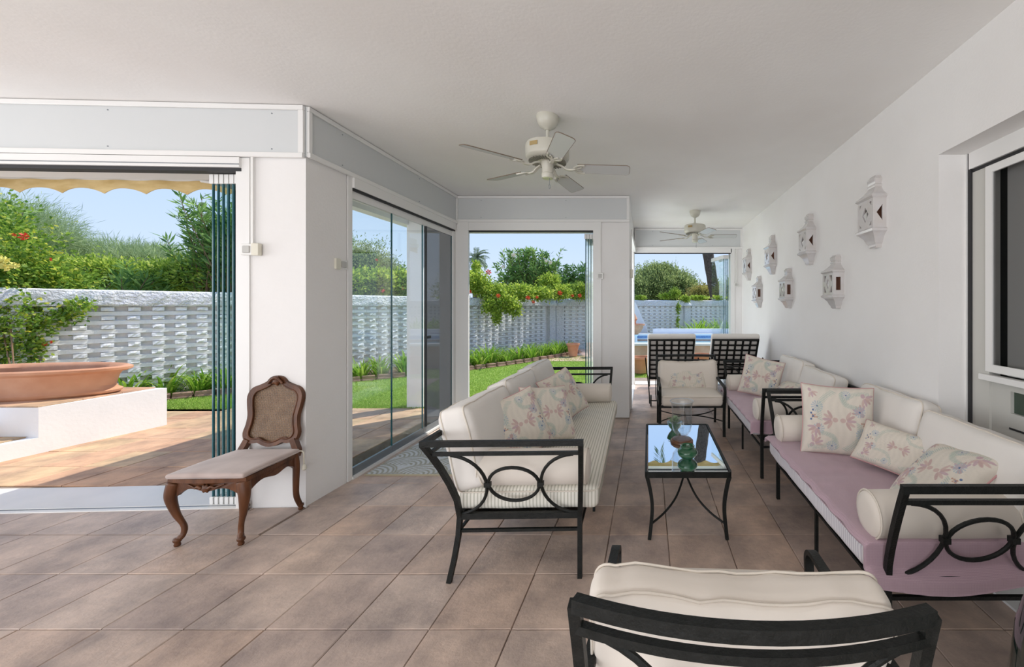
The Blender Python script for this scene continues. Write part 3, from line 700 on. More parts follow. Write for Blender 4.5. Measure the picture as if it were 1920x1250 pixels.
def pillow(label, w, h, t, seed, group=None):
    o = thing('throw_pillow', label, 'pillow', group=group)
    N = 150; u = np.linspace(-1, 1, N); U, V = np.meshgrid(u, u, indexing='ij')
    rim = np.clip((1 - U ** 4) * (1 - V ** 4), 0, 1) ** .42
    pin = 1 - .07 * (1 - V ** 2) ; pinv = 1 - .07 * (1 - U ** 2)
    X = U * w / 2 * (1 - .06 * (1 - V * V)); Y = V * h / 2 * (1 - .06 * (1 - U * U))
    rg = np.random.default_rng(seed); wr = np.zeros_like(U)
    for k in range(7):
        a = rg.uniform(0, 6.28); fq = rg.uniform(4, 13); wr += np.sin(fq * (U * math.cos(a) + V * math.sin(a)) + rg.uniform(0, 6)) * .0012
    Z = rim * t / 2 + wr * rim
    C = embroidery(U * w / h / 2 , V / 2, w / h, seed)
    def side(Zs, name, Cc, mt):
        vs = np.stack([X, Y, Zs], -1).reshape(-1, 3)
        i = np.arange(N * N).reshape(N, N); q = np.stack([i[:-1, :-1], i[1:, :-1], i[1:, 1:], i[:-1, 1:]], -1).reshape(-1, 4)
        if name == 'back_fabric': q = q[:, ::-1]
        me = bpy.data.meshes.new(name); me.from_pydata(vs.tolist(), [], q.tolist()); me.materials.append(mt)
        if Cc is not None:
            at = me.color_attributes.new('col', 'FLOAT_COLOR', 'POINT'); at.data.foreach_set('color', np.concatenate([Cc.reshape(-1, 3), np.ones((N * N, 1))], 1).ravel())
        me.polygons.foreach_set('use_smooth', [True] * len(me.polygons)); return link(name, me, o)
    side(Z, 'front_fabric', C, EMBR); side(-Z * .9, 'back_fabric', None, LINENW)
    k = list(range(0, N, 8)) + [N - 1]
    pts = [(X[i, 0], Y[i, 0], 0) for i in k] + [(X[-1, j], Y[-1, j], 0) for j in k[1:]] + [(X[i, -1], Y[i, -1], 0) for i in k[::-1][1:]] + [(X[0, j], Y[0, j], 0) for j in k[::-1][1:-1]]
    MB().tube(pts, .0045, 6, closed=True).build('piping', PINKP, o, 'full')
    return o
def aim(o, loc, normal_az, lean, roll=0):
    """pillow local +z = face normal; normal azimuth in degrees, leaning back by lean"""
    n = Vector((math.cos(R(normal_az)) * math.cos(R(lean)), math.sin(R(normal_az)) * math.cos(R(lean)), math.sin(R(lean))))
    up = (Vector((0, 0, 1)) - n * n.z).normalized(); x = up.cross(n)
    M = Matrix((x, up, n)).transposed().to_4x4() @ Matrix.Rotation(R(roll), 4, 'Z'); M.translation = Vector(loc)
    o.location = loc; o.rotation_euler = M.to_euler()

# ---- long sofa on the left (faces +x)
rz1 = R(1.6)
sofa1 = sofa('sofa', 'long three-seat black iron sofa with cream cushions in front of the openings', 2.14, 3, (-.38, 2.20, 0), rz1)
mattress(sofa1, 2.14, STRIPEF, 'long ticking-striped seat mattress on the left sofa', 1, .10)
for k in range(3):
    backcushion(sofa1, 2.14 * (k + .5) / 3, .705, 'cream back cushion of the left sofa, %s' % ['nearest the camera', 'the middle one of three', 'farthest of three'][k], k * 5 + 2, h=.47, th=.17, x=-.655, z=.70)
bolster(sofa1, .10, 'cream bolster behind the ringed armrest at the near end of the left sofa')
bolster(sofa1, 2.04, 'cream bolster at the far end of the left sofa')
for k, (lc, az, ln, rl, nm_) in enumerate([((-.888, 2.71, .69), -36, 24, 10, 'nearest of three on the left sofa, pink-edged'), ((-.755, 2.99, .69), -34, 26, -8, 'middle of three on the left sofa, large blue daisy'), ((-.766, 3.58, .70), -30, 30, 12, 'farthest of three on the left sofa')]):
    p = pillow('square floral embroidered pillow, ' + nm_, .43, .43, .13, 11 + k); aim(p, lc, az, ln, rl)
# ---- two love seats on the right (face -x)
def loveseat(name, label, y0, xf):
    return sofa(name, label, 1.42, 2, (xf, y0 + 1.42, 0), R(180))
sofa2 = loveseat('sofa', 'near right two-seat black iron sofa with a lilac cover, against the wall', 1.68, 1.01)
sofa3 = loveseat('sofa', 'far right two-seat black iron sofa under the small lanterns', 3.47, .99)
# local y runs from far (0) to near (1.42) after the half turn
for s_, nm_, sd_ in ((sofa2, 'near right sofa', 31), (sofa3, 'far right sofa', 41)):
    mattress(s_, 1.42, STRIPEP, 'pale lilac striped seat mattress of the ' + nm_, sd_)
    backcushion(s_, .355, .70, 'cream back cushion on the far half of the ' + nm_, sd_ + 1, h=.44, x=-.66, z=.69)
    backcushion(s_, 1.07, .70, 'cream back cushion on the near half of the ' + nm_, sd_ + 2, h=.42, x=-.65, z=.675)
    bolster(s_, .10, 'cream bolster at the far end of the ' + nm_)
    bolster(s_, 1.33, 'cream bolster at the near end of the ' + nm_)
def throw(root, label, drop0, drop1, seed):
    """cover sheet on the mattress: local x front(+)..back(-), y 0..1.42"""
    L = 1.42; z = .494; NX, NY = 60, 150; vs = []; fs = []; of = []
    s0 = -drop0; s1 = L - .03 + drop1
    for i in range(NX + 1):
        u = i / NX; xx = .10 - u * .74        # from the front edge backwards
        for j in range(NY + 1):
            s = s0 + (s1 - s0) * j / NY
            edge = min(1, (u * .74) / .10)
            if s < 0: y = .008 - .004 * (s / s0 if s0 else 0); zz = z + s * (.55 + .45 * edge)
            elif s > L - .03:
                t = s - L + .03; y = L - .016 + .042 * min(1, max(0, (t - .112) / .035)); zz = z - t * (.80 + .20 * math.sin(math.pi * min(1, u * 1.15)) )
            else: y = .012 + s * (L - .026) / (L - .03); zz = z
            x = xx; fr = max(0, 1 - u * .74 / .025)
            zz -= fr * .016; x += 0
            nn = noise.noise(Vector((x * 5 + seed, y * 9, 0))); zz += nn * .004 + noise.noise(Vector((x * 18, y * 3 + seed, 1))) * .002 * (1 + 2 * fr)
            if fr > 0: x += .006 * math.sin(y * 34 + seed)
            vs.append((x, y, zz)); of.append((-.001, -.006, .002) if s < 0 else (-.001, .006, .002) if s > L - .03 else (-.001, 0, .006))
    n0 = len(vs)
    for (x, y, zz), (a_, b_, c_) in list(zip(vs, of)): vs.append((x + a_, y + b_, zz + c_))
    w = NY + 1
    for i in range(NX):
        for j in range(NY):
            a = i * w + j; fs.append((a, a + w, a + w + 1, a + 1)); fs.append((n0 + a, n0 + a + 1, n0 + a + w + 1, n0 + a + w))
    for i in range(NX):
        for j in (0, NY): a = i * w + j; fs.append((a, n0 + a, n0 + a + w, a + w))
    for j in range(NY):
        for i in (0, NX): a = i * w + j; fs.append((a, a + 1, n0 + a + 1, n0 + a))
    mb = MB(); mb.add(vs, fs); o = mb.build('throw_blanket', THROW, None, 'full'); tag(o, label, 'blanket')
    return place_local(o, root, (0, 0, 0))
throw(sofa2, 'lilac waffle blanket spread over the near right sofa and hanging at its end', .06, .20, 1)
throw(sofa3, 'lilac waffle blanket spread over the far right sofa', .06, .12, 2)
p = pillow('large square floral pillow upright on the near right sofa', .47, .47, .14, 21); aim(p, (1.30, 2.74, .715), -104, 14, -2)
p = pillow('oblong floral pillow lying against the back of the near right sofa', .50, .27, .12, 22); aim(p, (1.50, 2.36, .63), -140, 38, -7)
p = pillow('square floral pillow seen edge-on, slumped on the near right sofa', .42, .42, .15, 23); aim(p, (1.47, 1.98, .63), 172, 50, 12)
p = pillow('square floral pillow leaning on the far right sofa', .44, .44, .13, 24); aim(p, (1.27, 4.48, .70), -106, 18, -12)
p = pillow('oblong pink-edged pillow lying on the far right sofa', .46, .26, .11, 25); aim(p, (1.47, 4.08, .62), -165, 60, 5)

# ---- armchairs
def armchair(label, loc, rz):
    """faces +x locally; origin at centre of front edge on floor; width along y"""
    o = thing('armchair', label, 'armchair', loc, rz); Wd = .74; h = Wd / 2
    for s_ in (-1, 1):
        y = s_ * h
        fl = [(0.0, y, 0), (-.01, y, .18), (0.005, y, .34), (.03, y, .45), (.045, y, .52), (.035, y, .555), (0.0, y, .575), (-.08, y, .58), (-.25, y, .59), (-.45, y, .61), (-.60, y * 1.0, .625)]
        MB().tube(spline(fl, 4), (.009, .016), sq=True, up=(0, 1, 0)).build('front_leg', IRON, o)
        bl = [(-.585, y, 0), (-.565, y, .2), (-.555, y, .36), (-.575, y, .5), (-.61, y * 1.01, .68), (-.645, y * 1.03, .85)]
        MB().tube(spline(bl, 3), (.013, .013), sq=True, up=(0, 1, 0)).build('rear_leg', IRON, o)
        MB().tube([(0, y, .35), (-.575, y, .35)], (.011, .014), sq=True).build('seat_rail', IRON, o)
    for x in (0, -.575): MB().tube([(x, -h, .35), (x, h, .35)], (.011, .014), sq=True).build('seat_rail', IRON, o)
    def back(y, z): return -.555 - .09 * ((z - .36) / .49) - .065 * (1 - (y / h) ** 2) * min(1, max(0, (z - .36) / .3))
    def bar(z, w): return MB().tube([(back(y, z), y * (1 + .03 * (z - .36) / .49), z) for y in [h * (k / 8 - 1) for k in range(17)]], w, sq=True, up=(0, 0, 1))
    bar(.85, (.013, .015)).build('top_rail', IRON, o)
    bar(.79, (.010, .010)).build('back_rail', IRON, o); bar(.40, (.010, .010)).build('back_rail', IRON, o)
    def bp(y, z): return (back(y, z), y, z)
    MB().tube([bp(.155 * math.cos(a), .595 + .13 * math.sin(a)) for a in [2 * math.pi * k / 28 for k in range(28)]], .009, 8, closed=True).build('ring', IRON, o, True)
    for s_ in (-1, 1): MB().tube([bp(s_ * (h - .01) - s_ * .2 * math.cos(a), .595 + .19 * math.sin(a)) for a in [R(-88 + 176 * k / 16) for k in range(17)]], .009, 8).build('scroll', IRON, o, True)
    for x in (0, 1):   # curved stretchers meeting in the middle
        xs = -.02 if x == 0 else -.56
        MB().tube([(xs + ((-.29 - xs) * (1 - (y / h) ** 2)), y, .17) for y in [h * (k / 8 - 1) for k in range(17)]], .007, 6).build('stretcher', IRON, o, True)
    for k in range(5):
        y = -h + Wd * (k + .5) / 5; MB().box(-.57, 0, y - .02, y + .02, .337, .341).build('strap', IRON, o)
        x = -.57 * (k + .5) / 5; MB().box(x - .02, x + .02, -h, h, .342, .346).build('strap', IRON, o)
    return o
def chair_cushions(root, nm_, m, seed):
    o = thing('seat_cushion', 'cream seat cushion on the ' + nm_, 'cushion'); rounded(.66, .70, .125, .04, .006, 16, .004, seed).build('cover', m, o, 'full')
    pipe_loop(.656, .696, .045, .0045, .04).build('piping', PIPE, o, 'full'); place_local(o, root, (-.27, 0, .423))
    o = thing('back_cushion', 'cream back cushion on the ' + nm_, 'cushion'); rounded(.115, .74, .42, .05, 0, 26, .013, seed + 3, puffx=.028, sag=.028).build('cover', m, o, 'full')
    for s_ in (-1, 1): warp(pipe_loop(.732, .410, s_ * .043, .0035, .05, 'x'), seed + 3, .013, .028, .37).build('piping', PIPE, o, 'full')
    place_local(o, root, (-.468, 0, .620), (0, R(-11), 0))
ch1 = armchair('black iron armchair seen from behind in the foreground', (.245, 1.50, 0), R(90 - 2.4))
chair_cushions(ch1, 'foreground armchair', LINEN, 60)
ch2 = armchair('black iron armchair facing the camera at the far end of the coffee table', (.50, 4.56, 0), R(-90 + 1))
chair_cushions(ch2, 'far armchair', LINEN, 70)
p = pillow('oblong floral pillow on the far armchair', .50, .25, .11, 26); aim(p, (.475, 4.98, .595), -90, 16, 0)

# ---- sun loungers
def lounger(label, loc, rz):
    """backrest near (y=0) leaning away from camera; lounger stretches along +y"""
    o = thing('sun_lounger', label, 'sun lounger', loc, rz); w = .66
    b0 = Vector((0, .42, .36)); b1 = Vector((0, 0, 1.0)); L = (b1 - b0).length; d = (b1 - b0).normalized(); nrm = Vector((0, -d.z, d.y))
    def pb(x, t, off=0): q = b0 + d * t + nrm * off; return (x, q.y, q.z)
    MB().tube([pb(0, 0), pb(0, L), pb(w, L), pb(w, 0)], (.012, .012), sq=True, closed=True, up=(1, 0, .2)).build('back_frame', IRON, o)
    for k in range(1, 6): x = w * k / 6; MB().tube([pb(x, 0, .0), pb(x, L, .0)], (.015, .003), sq=True, up=tuple(nrm)).build('strap', IRON, o)
    for k in range(1, 8): t = L * k / 8; MB().tube([pb(0, t, .006), pb(w, t, .006)], (.015, .003), sq=True, up=tuple(nrm)).build('strap', IRON, o)
    MB().tube([(0, .42, .36), (0, 1.65, .36), (w, 1.65, .36), (w, .42, .36)], (.012, .012), sq=True, closed=True).build('seat_frame', IRON, o)
    for k in range(5): x = w * (k + .5) / 5; MB().tube([(x, .42, .365), (x, 1.65, .365)], (.017, .003), sq=True).build('strap', IRON, o)
    for s_, x in ((-1, 0), (1, w)):
        MB().tube(spline([(x - s_ * -.0 + s_ * .06, -.02, .74), (x + s_ * .05, .02, .62), (x + s_ * .02, .12, .36), (x + s_ * .005, .12, .18), (x, .05, .05)], 5), (.008, .012), sq=True, up=(0, 1, 0)).build('arm_leg', IRON, o)
        MB().tube([(x, 1.55, 0), (x, 1.55, .36)], (.011, .011), sq=True, up=(0, 1, 0)).build('leg', IRON, o)
        MB().tube([(x + .10 * -s_, .42, .36), (x + .10 * -s_, .38, .10), (x + .10 * -s_, .10, .10)], (.006, .006), sq=True, up=(1, 0, 0)).build('brace', IRON, o)
        wh = MB(); wh.M = Matrix.Translation((x - s_ * .02, .06, .09)) @ Matrix.Rotation(R(90), 4, 'Y')
        wh.lathe([(.012, -.012), (.012, .012)], 10); wh.tube([(.078 * math.cos(a), .078 * math.sin(a), 0) for a in [2 * math.pi * k / 20 for k in range(20)]], .011, 6, closed=True)
        for k in range(5): a = 2 * math.pi * k / 5; wh.tube([(0, 0, 0), (.078 * math.cos(a), .078 * math.sin(a), 0)], .004, 5)
        wh.build('wheel', IRON, o, True)
    MB().tube([(0, .06, .09), (w, .06, .09)], (.008, .008), sq=True).build('axle', IRON, o)
    mt = thing('lounger_mattress', label.replace('black iron sun lounger', 'white mattress of the sun lounger'), 'mattress', loc, rz)
    mb = rounded(w + .06, .74 * 1.12, .09, .035, .008, 16, .003, 5)
    ang = math.atan2(d.z, -d.y)
    mb.build('back_section', LINENW, mt, 'full', loc=tuple(b0 + d * (L * .53) - nrm * .062 + Vector((w / 2, 0, 0))), rot=(-ang, 0, 0))
    mb = rounded(w + .06, 1.22, .09, .035, .008, 14, .003, 6); mb.build('seat_section', LINENW, mt, 'full', loc=(w / 2, 1.05, .42))
    return o
lounger('black iron sun lounger with lattice back, left of the two', (.015, 5.88, 0), 0)
lounger('black iron sun lounger with lattice back, right of the two beside the wall', (.965, 5.90, 0), R(-2))

# ---- coffee table and what stands on it
tb = thing('coffee_table', 'low black iron coffee table with mirrored top between the sofas', 'coffee table', (-.016, 2.55, 0))
TW, TD, TZ = .544, 1.04, .435
MB().bbox(.012, TW - .012, .012, TD - .012, TZ - .014, TZ - .002, .002).build('mirror_top', MIRROR, tb)
fr = MB(); rc = .02
rr_ = []
for cx, cy, a0 in ((TW - rc, TD - rc, 0), (rc, TD - rc, 90), (rc, rc, 180), (TW - rc, rc, 270)):
    for i in range(5): a = R(a0 + 22.5 * i); rr_.append((cx + rc * math.cos(a), cy + rc * math.sin(a), TZ - .016))
fr.tube(rr_, (.008, .018), sq=True, closed=True, up=(0, 0, 1)); fr.build('frame', IRON, tb)
for x, sx_ in ((0, 1), (TW, -1)):
    for y in (0.01, TD - .01):
        pts = [(x + sx_ * .005, y, TZ - .03), (x + sx_ * .018, y, .36), (x + sx_ * .035, y, .27), (x + sx_ * .04, y, .20), (x + sx_ * .035, y, .12), (x + sx_ * .022, y, 0)]
        MB().tube(spline(pts, 4), (.011, .011), sq=True, up=(0, 1, 0)).build('leg', IRON, tb)
cx_ = TW / 2
for x, sx_ in ((0.035, 1), (TW - .035, -1)):
    for y, sy_ in ((0.01, 1), (TD - .01, -1)):
        pts = [(x, y, .10), (x + sx_ * .09, y + sy_ * .06, .145), (x + sx_ * .17, y + sy_ * .13, .215), (cx_ - sx_ * .012, y + sy_ * .22, .31), (cx_ - sx_ * .0145, y + sy_ * .24, .335), (cx_ - sx_ * .03, y + sy_ * .30, .40), (cx_ - sx_ * .04, y + sy_ * .33, .415)]
        MB().tube(spline(pts, 4), .007, 8).build('curved_brace', IRON, tb, True)
for y in (.24, TD - .24): MB().box(cx_ - .02, cx_ + .02, y - .012, y + .012, .315, .33).build('clasp', IRON, tb)
hv = thing('hurricane_lamp', 'tall clear glass hurricane vase on a round wooden base on the coffee table', 'candle holder', (.262, 3.13, TZ - .002))
MB().lathe([(.086, 0), (.09, .006), (.088, .016), (.078, .02), (.076, .027), (.0, .029)], 32).build('wooden_base', mat('turned_wood', (0.10, 0.04, 0.02), .35, (0.18, .08, .04), 12), hv, True)
MB().lathe([(.062, .028), (.066, .033), (.06, .040), (.03, .046), (.026, .056), (.05, .064), (.07, .09), (.078, .13), (.079, .2), (.079, .26), (.083, .30), (.09, .317), (.093, .32), (.092, .324), (.087, .319), (.079, .298), (.075, .26), (.075, .2), (.074, .13), (.066, .095), (.045, .072), (0, .066)], 40, cap=False).build('glass_shade', HURR, hv, True)
MB().lathe([(.014, .066), (.016, .075), (.011, .085), (.02, .10), (.021, .118), (.016, .119), (.014, .104), (0, .10)], 20).build('candle_cup', HURR, hv, True)
MB().tube([(.0915 * math.cos(a), .0915 * math.sin(a), .322) for a in [2 * math.pi * k / 40 for k in range(40)]], .0035, 6, closed=True).build('rim', mat('glass_rim', (0.45, 0.47, 0.50), .1), hv, True)
gb = MB().lathe([(.0, .002), (.034, 0), (.036, .004), (.055, .016), (.068, .032), (.071, .048), (.064, .064), (.048, .073), (.044, .078), (.05, .083), (.051, .09), (.046, .094), (.038, .09), (.036, .078), (.03, .07), (0, .03)], 36)
tag(gb.build('ashtray_bowl', GREENG, None, True, loc=(.273, 2.79, TZ - .002)), 'dark green glazed round pot nearest on the coffee table', 'bowl')
sc = thing('planted_bowl', 'small green bowl with a pale ruffled top behind the hurricane vase', 'bowl', (.225, 3.43, TZ - .002))
MB().lathe([(0, .002), (.028, 0), (.03, .006), (.05, .03), (.062, .055), (.066, .07), (.06, .07), (0, .045)], 28).build('bowl', GREENG, sc, True)
ru = MB()
for k in range(34):
    a = random.uniform(0, 6.28); r0 = random.uniform(0, .05); c = Vector((r0 * math.cos(a), r0 * math.sin(a), .075 + random.uniform(0, .02)))
    dr = Vector((math.cos(a), math.sin(a), random.uniform(.4, 1.4))).normalized(); sd_ = dr.cross(Vector((0, 0, 1))).normalized(); l = random.uniform(.02, .032)
    ru.add([tuple(c - dr * .008), tuple(c + dr * l * .5 + sd_ * l * .5), tuple(c + dr * l + Vector((0, 0, .004))), tuple(c + dr * l * .5 - sd_ * l * .5), tuple(c + dr * l * .55 - Vector((0, 0, .006)))], [(0, 1, 2, 4), (0, 4, 2, 3)])
ru.build('ruffled_leaves', PALEG, sc, True)['kind'] = 'stuff'

# ---- rug
rw, rl = 1.45, 1.72; NX, NY = 240, 290
gx, gy = np.meshgrid(np.linspace(0, rw, NX), np.linspace(0, rl, NY), indexing='ij')
cw, chh = .46, .20
Cc = np.ones(gx.shape + (3,)) * np.array((0.66, 0.67, 0.66)); done = np.zeros(gx.shape, bool)
for r_ in range(-1, 12):
    off = (r_ % 2) * cw / 2
    for c_ in range(-1, 5):
        cx = c_ * cw + off; cy = r_ * chh
        d_ = np.hypot(gx - cx, (gy - cy)); m_ = (d_ < cw * .52) & (gy >= cy - .0) & ~done
        ring = ((d_ / .040) % 1.0) < .45; inner = (d_ < .05)
        Cc[m_ & ring] = (0.40, 0.39, 0.31); Cc[m_ & (d_ < cw * .52) & (d_ > cw * .49)] = (0.40, 0.38, 0.28); done |= m_
rugo = thing('rug', 'pale rug with green scalloped arcs between the glass doors and the left sofa', 'rug', (-2.51, 3.525, 0.0))
vs = np.stack([gx, gy, np.full(gx.shape, .012)], -1).reshape(-1, 3); ii = np.arange(NX * NY).reshape(NX, NY)
me = bpy.data.meshes.new('pile'); me.from_pydata(vs.tolist(), [], np.stack([ii[:-1, :-1], ii[1:, :-1], ii[1:, 1:], ii[:-1, 1:]], -1).reshape(-1, 4).tolist()); me.materials.append(RUGM)
at = me.color_attributes.new('col', 'FLOAT_COLOR', 'POINT'); at.data.foreach_set('color', np.concatenate([Cc.reshape(-1, 3), np.ones((NX * NY, 1))], 1).ravel()); link('pile', me, rugo)
MB().box(-.006, rw + .006, -.006, rl + .006, 0.001, .0115).build('border', mat('rug_binding', (.42, .38, .27), .9), rugo)

# ================================================================= WOODEN CHAIR
wc = thing('carved_side_chair', 'carved walnut side chair with cane back and taupe seat pad before the corner pillar', 'chair', (-2.745, 2.47, 0), R(2))
# local: front at y=0, back at y=+.43 ; x centre 0
def cab(x, y, sx_, sy_, h, k=1.0):
    pts = [(x + sx_ * .010, y + sy_ * .008, h), (x + sx_ * .024, y + sy_ * .016, h - .06), (x + sx_ * .024, y + sy_ * .016, h - .11), (x + sx_ * .006, y + sy_ * .004, h - .2), (x - sx_ * .022, y - sy_ * .012, .12), (x - sx_ * .022, y - sy_ * .010, .07), (x - sx_ * .010, y + sy_ * .004, .045), (x - sx_ * .002, y + sy_ * .010, .034)]
    P = spline(pts, 5); n = len(P); rad = []
    for i, p_ in enumerate(P):
        z = p_[2]; t = z / h
        rad.append(.015 + .022 * max(0, (t - .35) / .65) ** 1.1 if z > .06 else .017)
    m = MB().tube([tuple(p_) for p_ in P], rad, 10)
    m.lathe([(.0, .0), (.014, .002), (.017, .012), (.013, .024), (.019, .03), (.022, .04), (.018, .052), (.0, .056)], 12, (x - sx_ * .004, y + sy_ * .008, 0))
    return m
for x, sx_ in ((-.205, -1), (.188, 1)):
    cab(x, .03, sx_, -1, .40).build('leg', WOOD, wc, 'full')
for x, sx_ in ((-.19, -1), (.19, 1)):
    pts = [(x, .41, .43), (x + sx_ * .006, .415, .33), (x, .42, .22), (x - sx_ * .006, .43, .12), (x, .45, .05), (x + sx_ * .004, .462, .03)]
    P = spline(pts, 5); m = MB().tube([tuple(p_) for p_ in P], [.022 if p_[2] > .35 else .016 + .006 * p_[2] / .35 for p_ in P], 10)
    m.lathe([(0, 0), (.014, .002), (.017, .012), (.012, .022), (.019, .03), (.018, .045), (0, .05)], 12, (x + sx_ * .003, .458, 0)); m.build('leg', WOOD, wc, 'full')
def apron(p0, p1, ztop, depth, t=.024):
    p0 = Vector(p0); p1 = Vector(p1); d = p1 - p0; L = d.length; d.normalize(); nn = Vector((-d.y, d.x, 0)); n = 24
    top = []; bot = []
    for i in range(n + 1):
        s_ = i / n; dz = depth * (.62 + .38 * math.cos(4 * math.pi * s_)) if True else 0
        e = abs(2 * s_ - 1); dz = depth * (.62 + .10 * math.cos(4 * math.pi * s_) + .35 * e ** 6)
        top.append((s_ * L, ztop)); bot.append((s_ * L, ztop - dz))
    out = top + bot[::-1]
    def fn(a, b, c): q = p0 + d * a + nn * (c - t / 2 - .012 * math.sin(math.pi * a / L)); return (q.x, q.y, b)
    return MB().plate([(a, b) for a, b in out], [], t, fn)
apron((-.19, .02, 0), (.19, .02, 0), .415, .09).build('front_apron', WOOD, wc)
apron((.205, .04, 0), (.185, .41, 0), .415, .085).build('side_apron', WOOD, wc)
apron((-.185, .41, 0), (-.205, .04, 0), .415, .085).build('side_apron', WOOD, wc)
apron((.185, .415, 0), (-.185, .415, 0), .415, .06).build('rear_apron', WOOD, wc)
sf_ = [(-.235, .0), (-.15, -.012), (0, -.022), (.15, -.012), (.235, .0), (.235, .04), (.22, .22), (.205, .43), (-.205, .43), (-.22, .22), (-.235, .04)]
MB().poly(sf_, .408, .432).build('seat_frame', WOOD, wc)
rose = MB().lathe([(0, .016), (.012, .014), (.022, .008), (.026, 0)], 16, fn=lambda a, z: 1 + .25 * math.cos(6 * a))
rose.build('carved_rosette', WOOD, wc, 'full', loc=(0, -.006, .372), rot=(R(90), 0, 0))
for s_ in (-1, 1):
    MB().tube(spline([(s_ * .02, -.012, .372), (s_ * .04, -.014, .385), (s_ * .058, -.012, .375), (s_ * .08, -.008, .385), (s_ * .11, -.004, .395)], 4), [.010, .010, .009, .009, .008, .008, .008, .007, .007, .007, .006, .006, .006, .005, .005, .004, .004], 6).build('carved_leaf', WOOD, wc, 'full')
# back
by = lambda z: .425 + .14 * (z - .43)     # slight rake
half = [(0, .965), (.035, .955), (.06, .925), (.11, .90), (.155, .88), (.178, .835), (.172, .77), (.160, .70), (.165, .63), (.178, .575), (.165, .535), (.125, .52), (.085, .525), (.045, .505), (0, .495)]
loop = [(x, by(z), z) for x, z in half] + [(-x, by(z), z) for x, z in half[::-1][1:-1]]
PL = spline(loop, 3, True); MB().tube([tuple(p_) for p_ in PL], (.019, .015), sq=True, closed=True, up=(0, 1, 0)).build('back_frame', WOOD, wc, True)
inn = spline([(x * .90, by(z) - .013, .725 + (z - .725) * .93) for x, y_, z in loop], 3, True); MB().tube([tuple(p_) for p_ in inn], .006, 6, closed=True).build('frame_bead', WOOD, wc, 'full')
for s_ in (-1, 1):
    MB().tube(spline([(s_ * .19, .42, .41), (s_ * .195, .425, .45), (s_ * .178, .43, .49), (s_ * .160, .435, .53)], 4), (.018, .02), sq=True, up=(0, 1, 0)).build('back_post', WOOD, wc, True)
cr_ = MB().lathe([(0, .022), (.014, .02), (.026, .012), (.032, 0)], 20, fn=lambda a, z: 1 + .22 * math.cos(5 * a)); cr_.tube(spline([(-.05, -.018, .01), (-.03, .008, .018), (-.008, .022, .022), (.008, .022, .022), (.03, .008, .018), (.05, -.018, .01)], 4), .008, 8)
cr_.build('carved_crest', WOOD, wc, 'full', loc=(0, by(.94) - .012, .945), rot=(R(82), 0, 0))
pp = [(x, z) for x, y_, z in PL]
def inside(x, z):
    c = False; n = len(pp); j = n - 1
    for i in range(n):
        if ((pp[i][1] > z) != (pp[j][1] > z)) and x < (pp[j][0] - pp[i][0]) * (z - pp[i][1]) / (pp[j][1] - pp[i][1]) + pp[i][0]: c = not c
        j = i
    return c
cn = MB(); st = .0125
def strand(fn_, lo, hi, w=.0022):
    run = None; k = lo
    while k <= hi + 1e-6:
        x, z = fn_(k); ins = inside(x, z)
        if ins and run is None: run = k
        if (not ins or k + .01 > hi) and run is not None:
            a = fn_(run); b = fn_(k); cn.tube([(a[0], by(a[1]) + .002, a[1]), (b[0], by(b[1]) + .002, b[1])], (w, .0008), sq=True, up=(0, 1, 0)); run = None
        k += .01
for k in range(-15, 16): strand(lambda t, k=k: (k * st, t), .49, .97)
for k in range(40): strand(lambda t, k=k: (t, .495 + k * st), -.19, .19)
for k in range(-24, 25):
    strand(lambda t, k=k: (t, .72 + t + k * .025), -.19, .19, .0012); strand(lambda t, k=k: (t, .72 - t + k * .025), -.19, .19, .0012)
cn.build('cane_panel', CANE, wc)['kind'] = 'stuff'
sp_ = thing('seat_pad', 'taupe tie-on pad lying on the carved chair', 'seat pad', (-2.745, 2.47, 0), R(2))
pd_ = rounded(.47, .44, .030, .014, .012, 20, .003, 9); pd_.v = [(x * (1 - .06 * (y + .22) / .44) , y, z) for x, y, z in pd_.v]
pd_.build('pad', SEATC, sp_, 'full', loc=(0, .20, .449)); pipe_loop(.465, .435, 0, .004, .03).build('piping', SEATC, sp_, 'full', loc=(0, .20, .449))
for s_ in (-1, 1):
    MB().tube(spline([(s_ * .205, .40, .45), (s_ * .24, .42, .44), (s_ * .245, .42, .38), (s_ * .24, .43, .34)], 5), .005, 6).build('tie_cord', CORD, sp_, 'full')
    MB().lathe([(.006, 0), (.015, .01), (.012, .035), (.004, .05)], 10, (s_ * .24, .43, .30)).build('tassel', CORD, sp_, True)

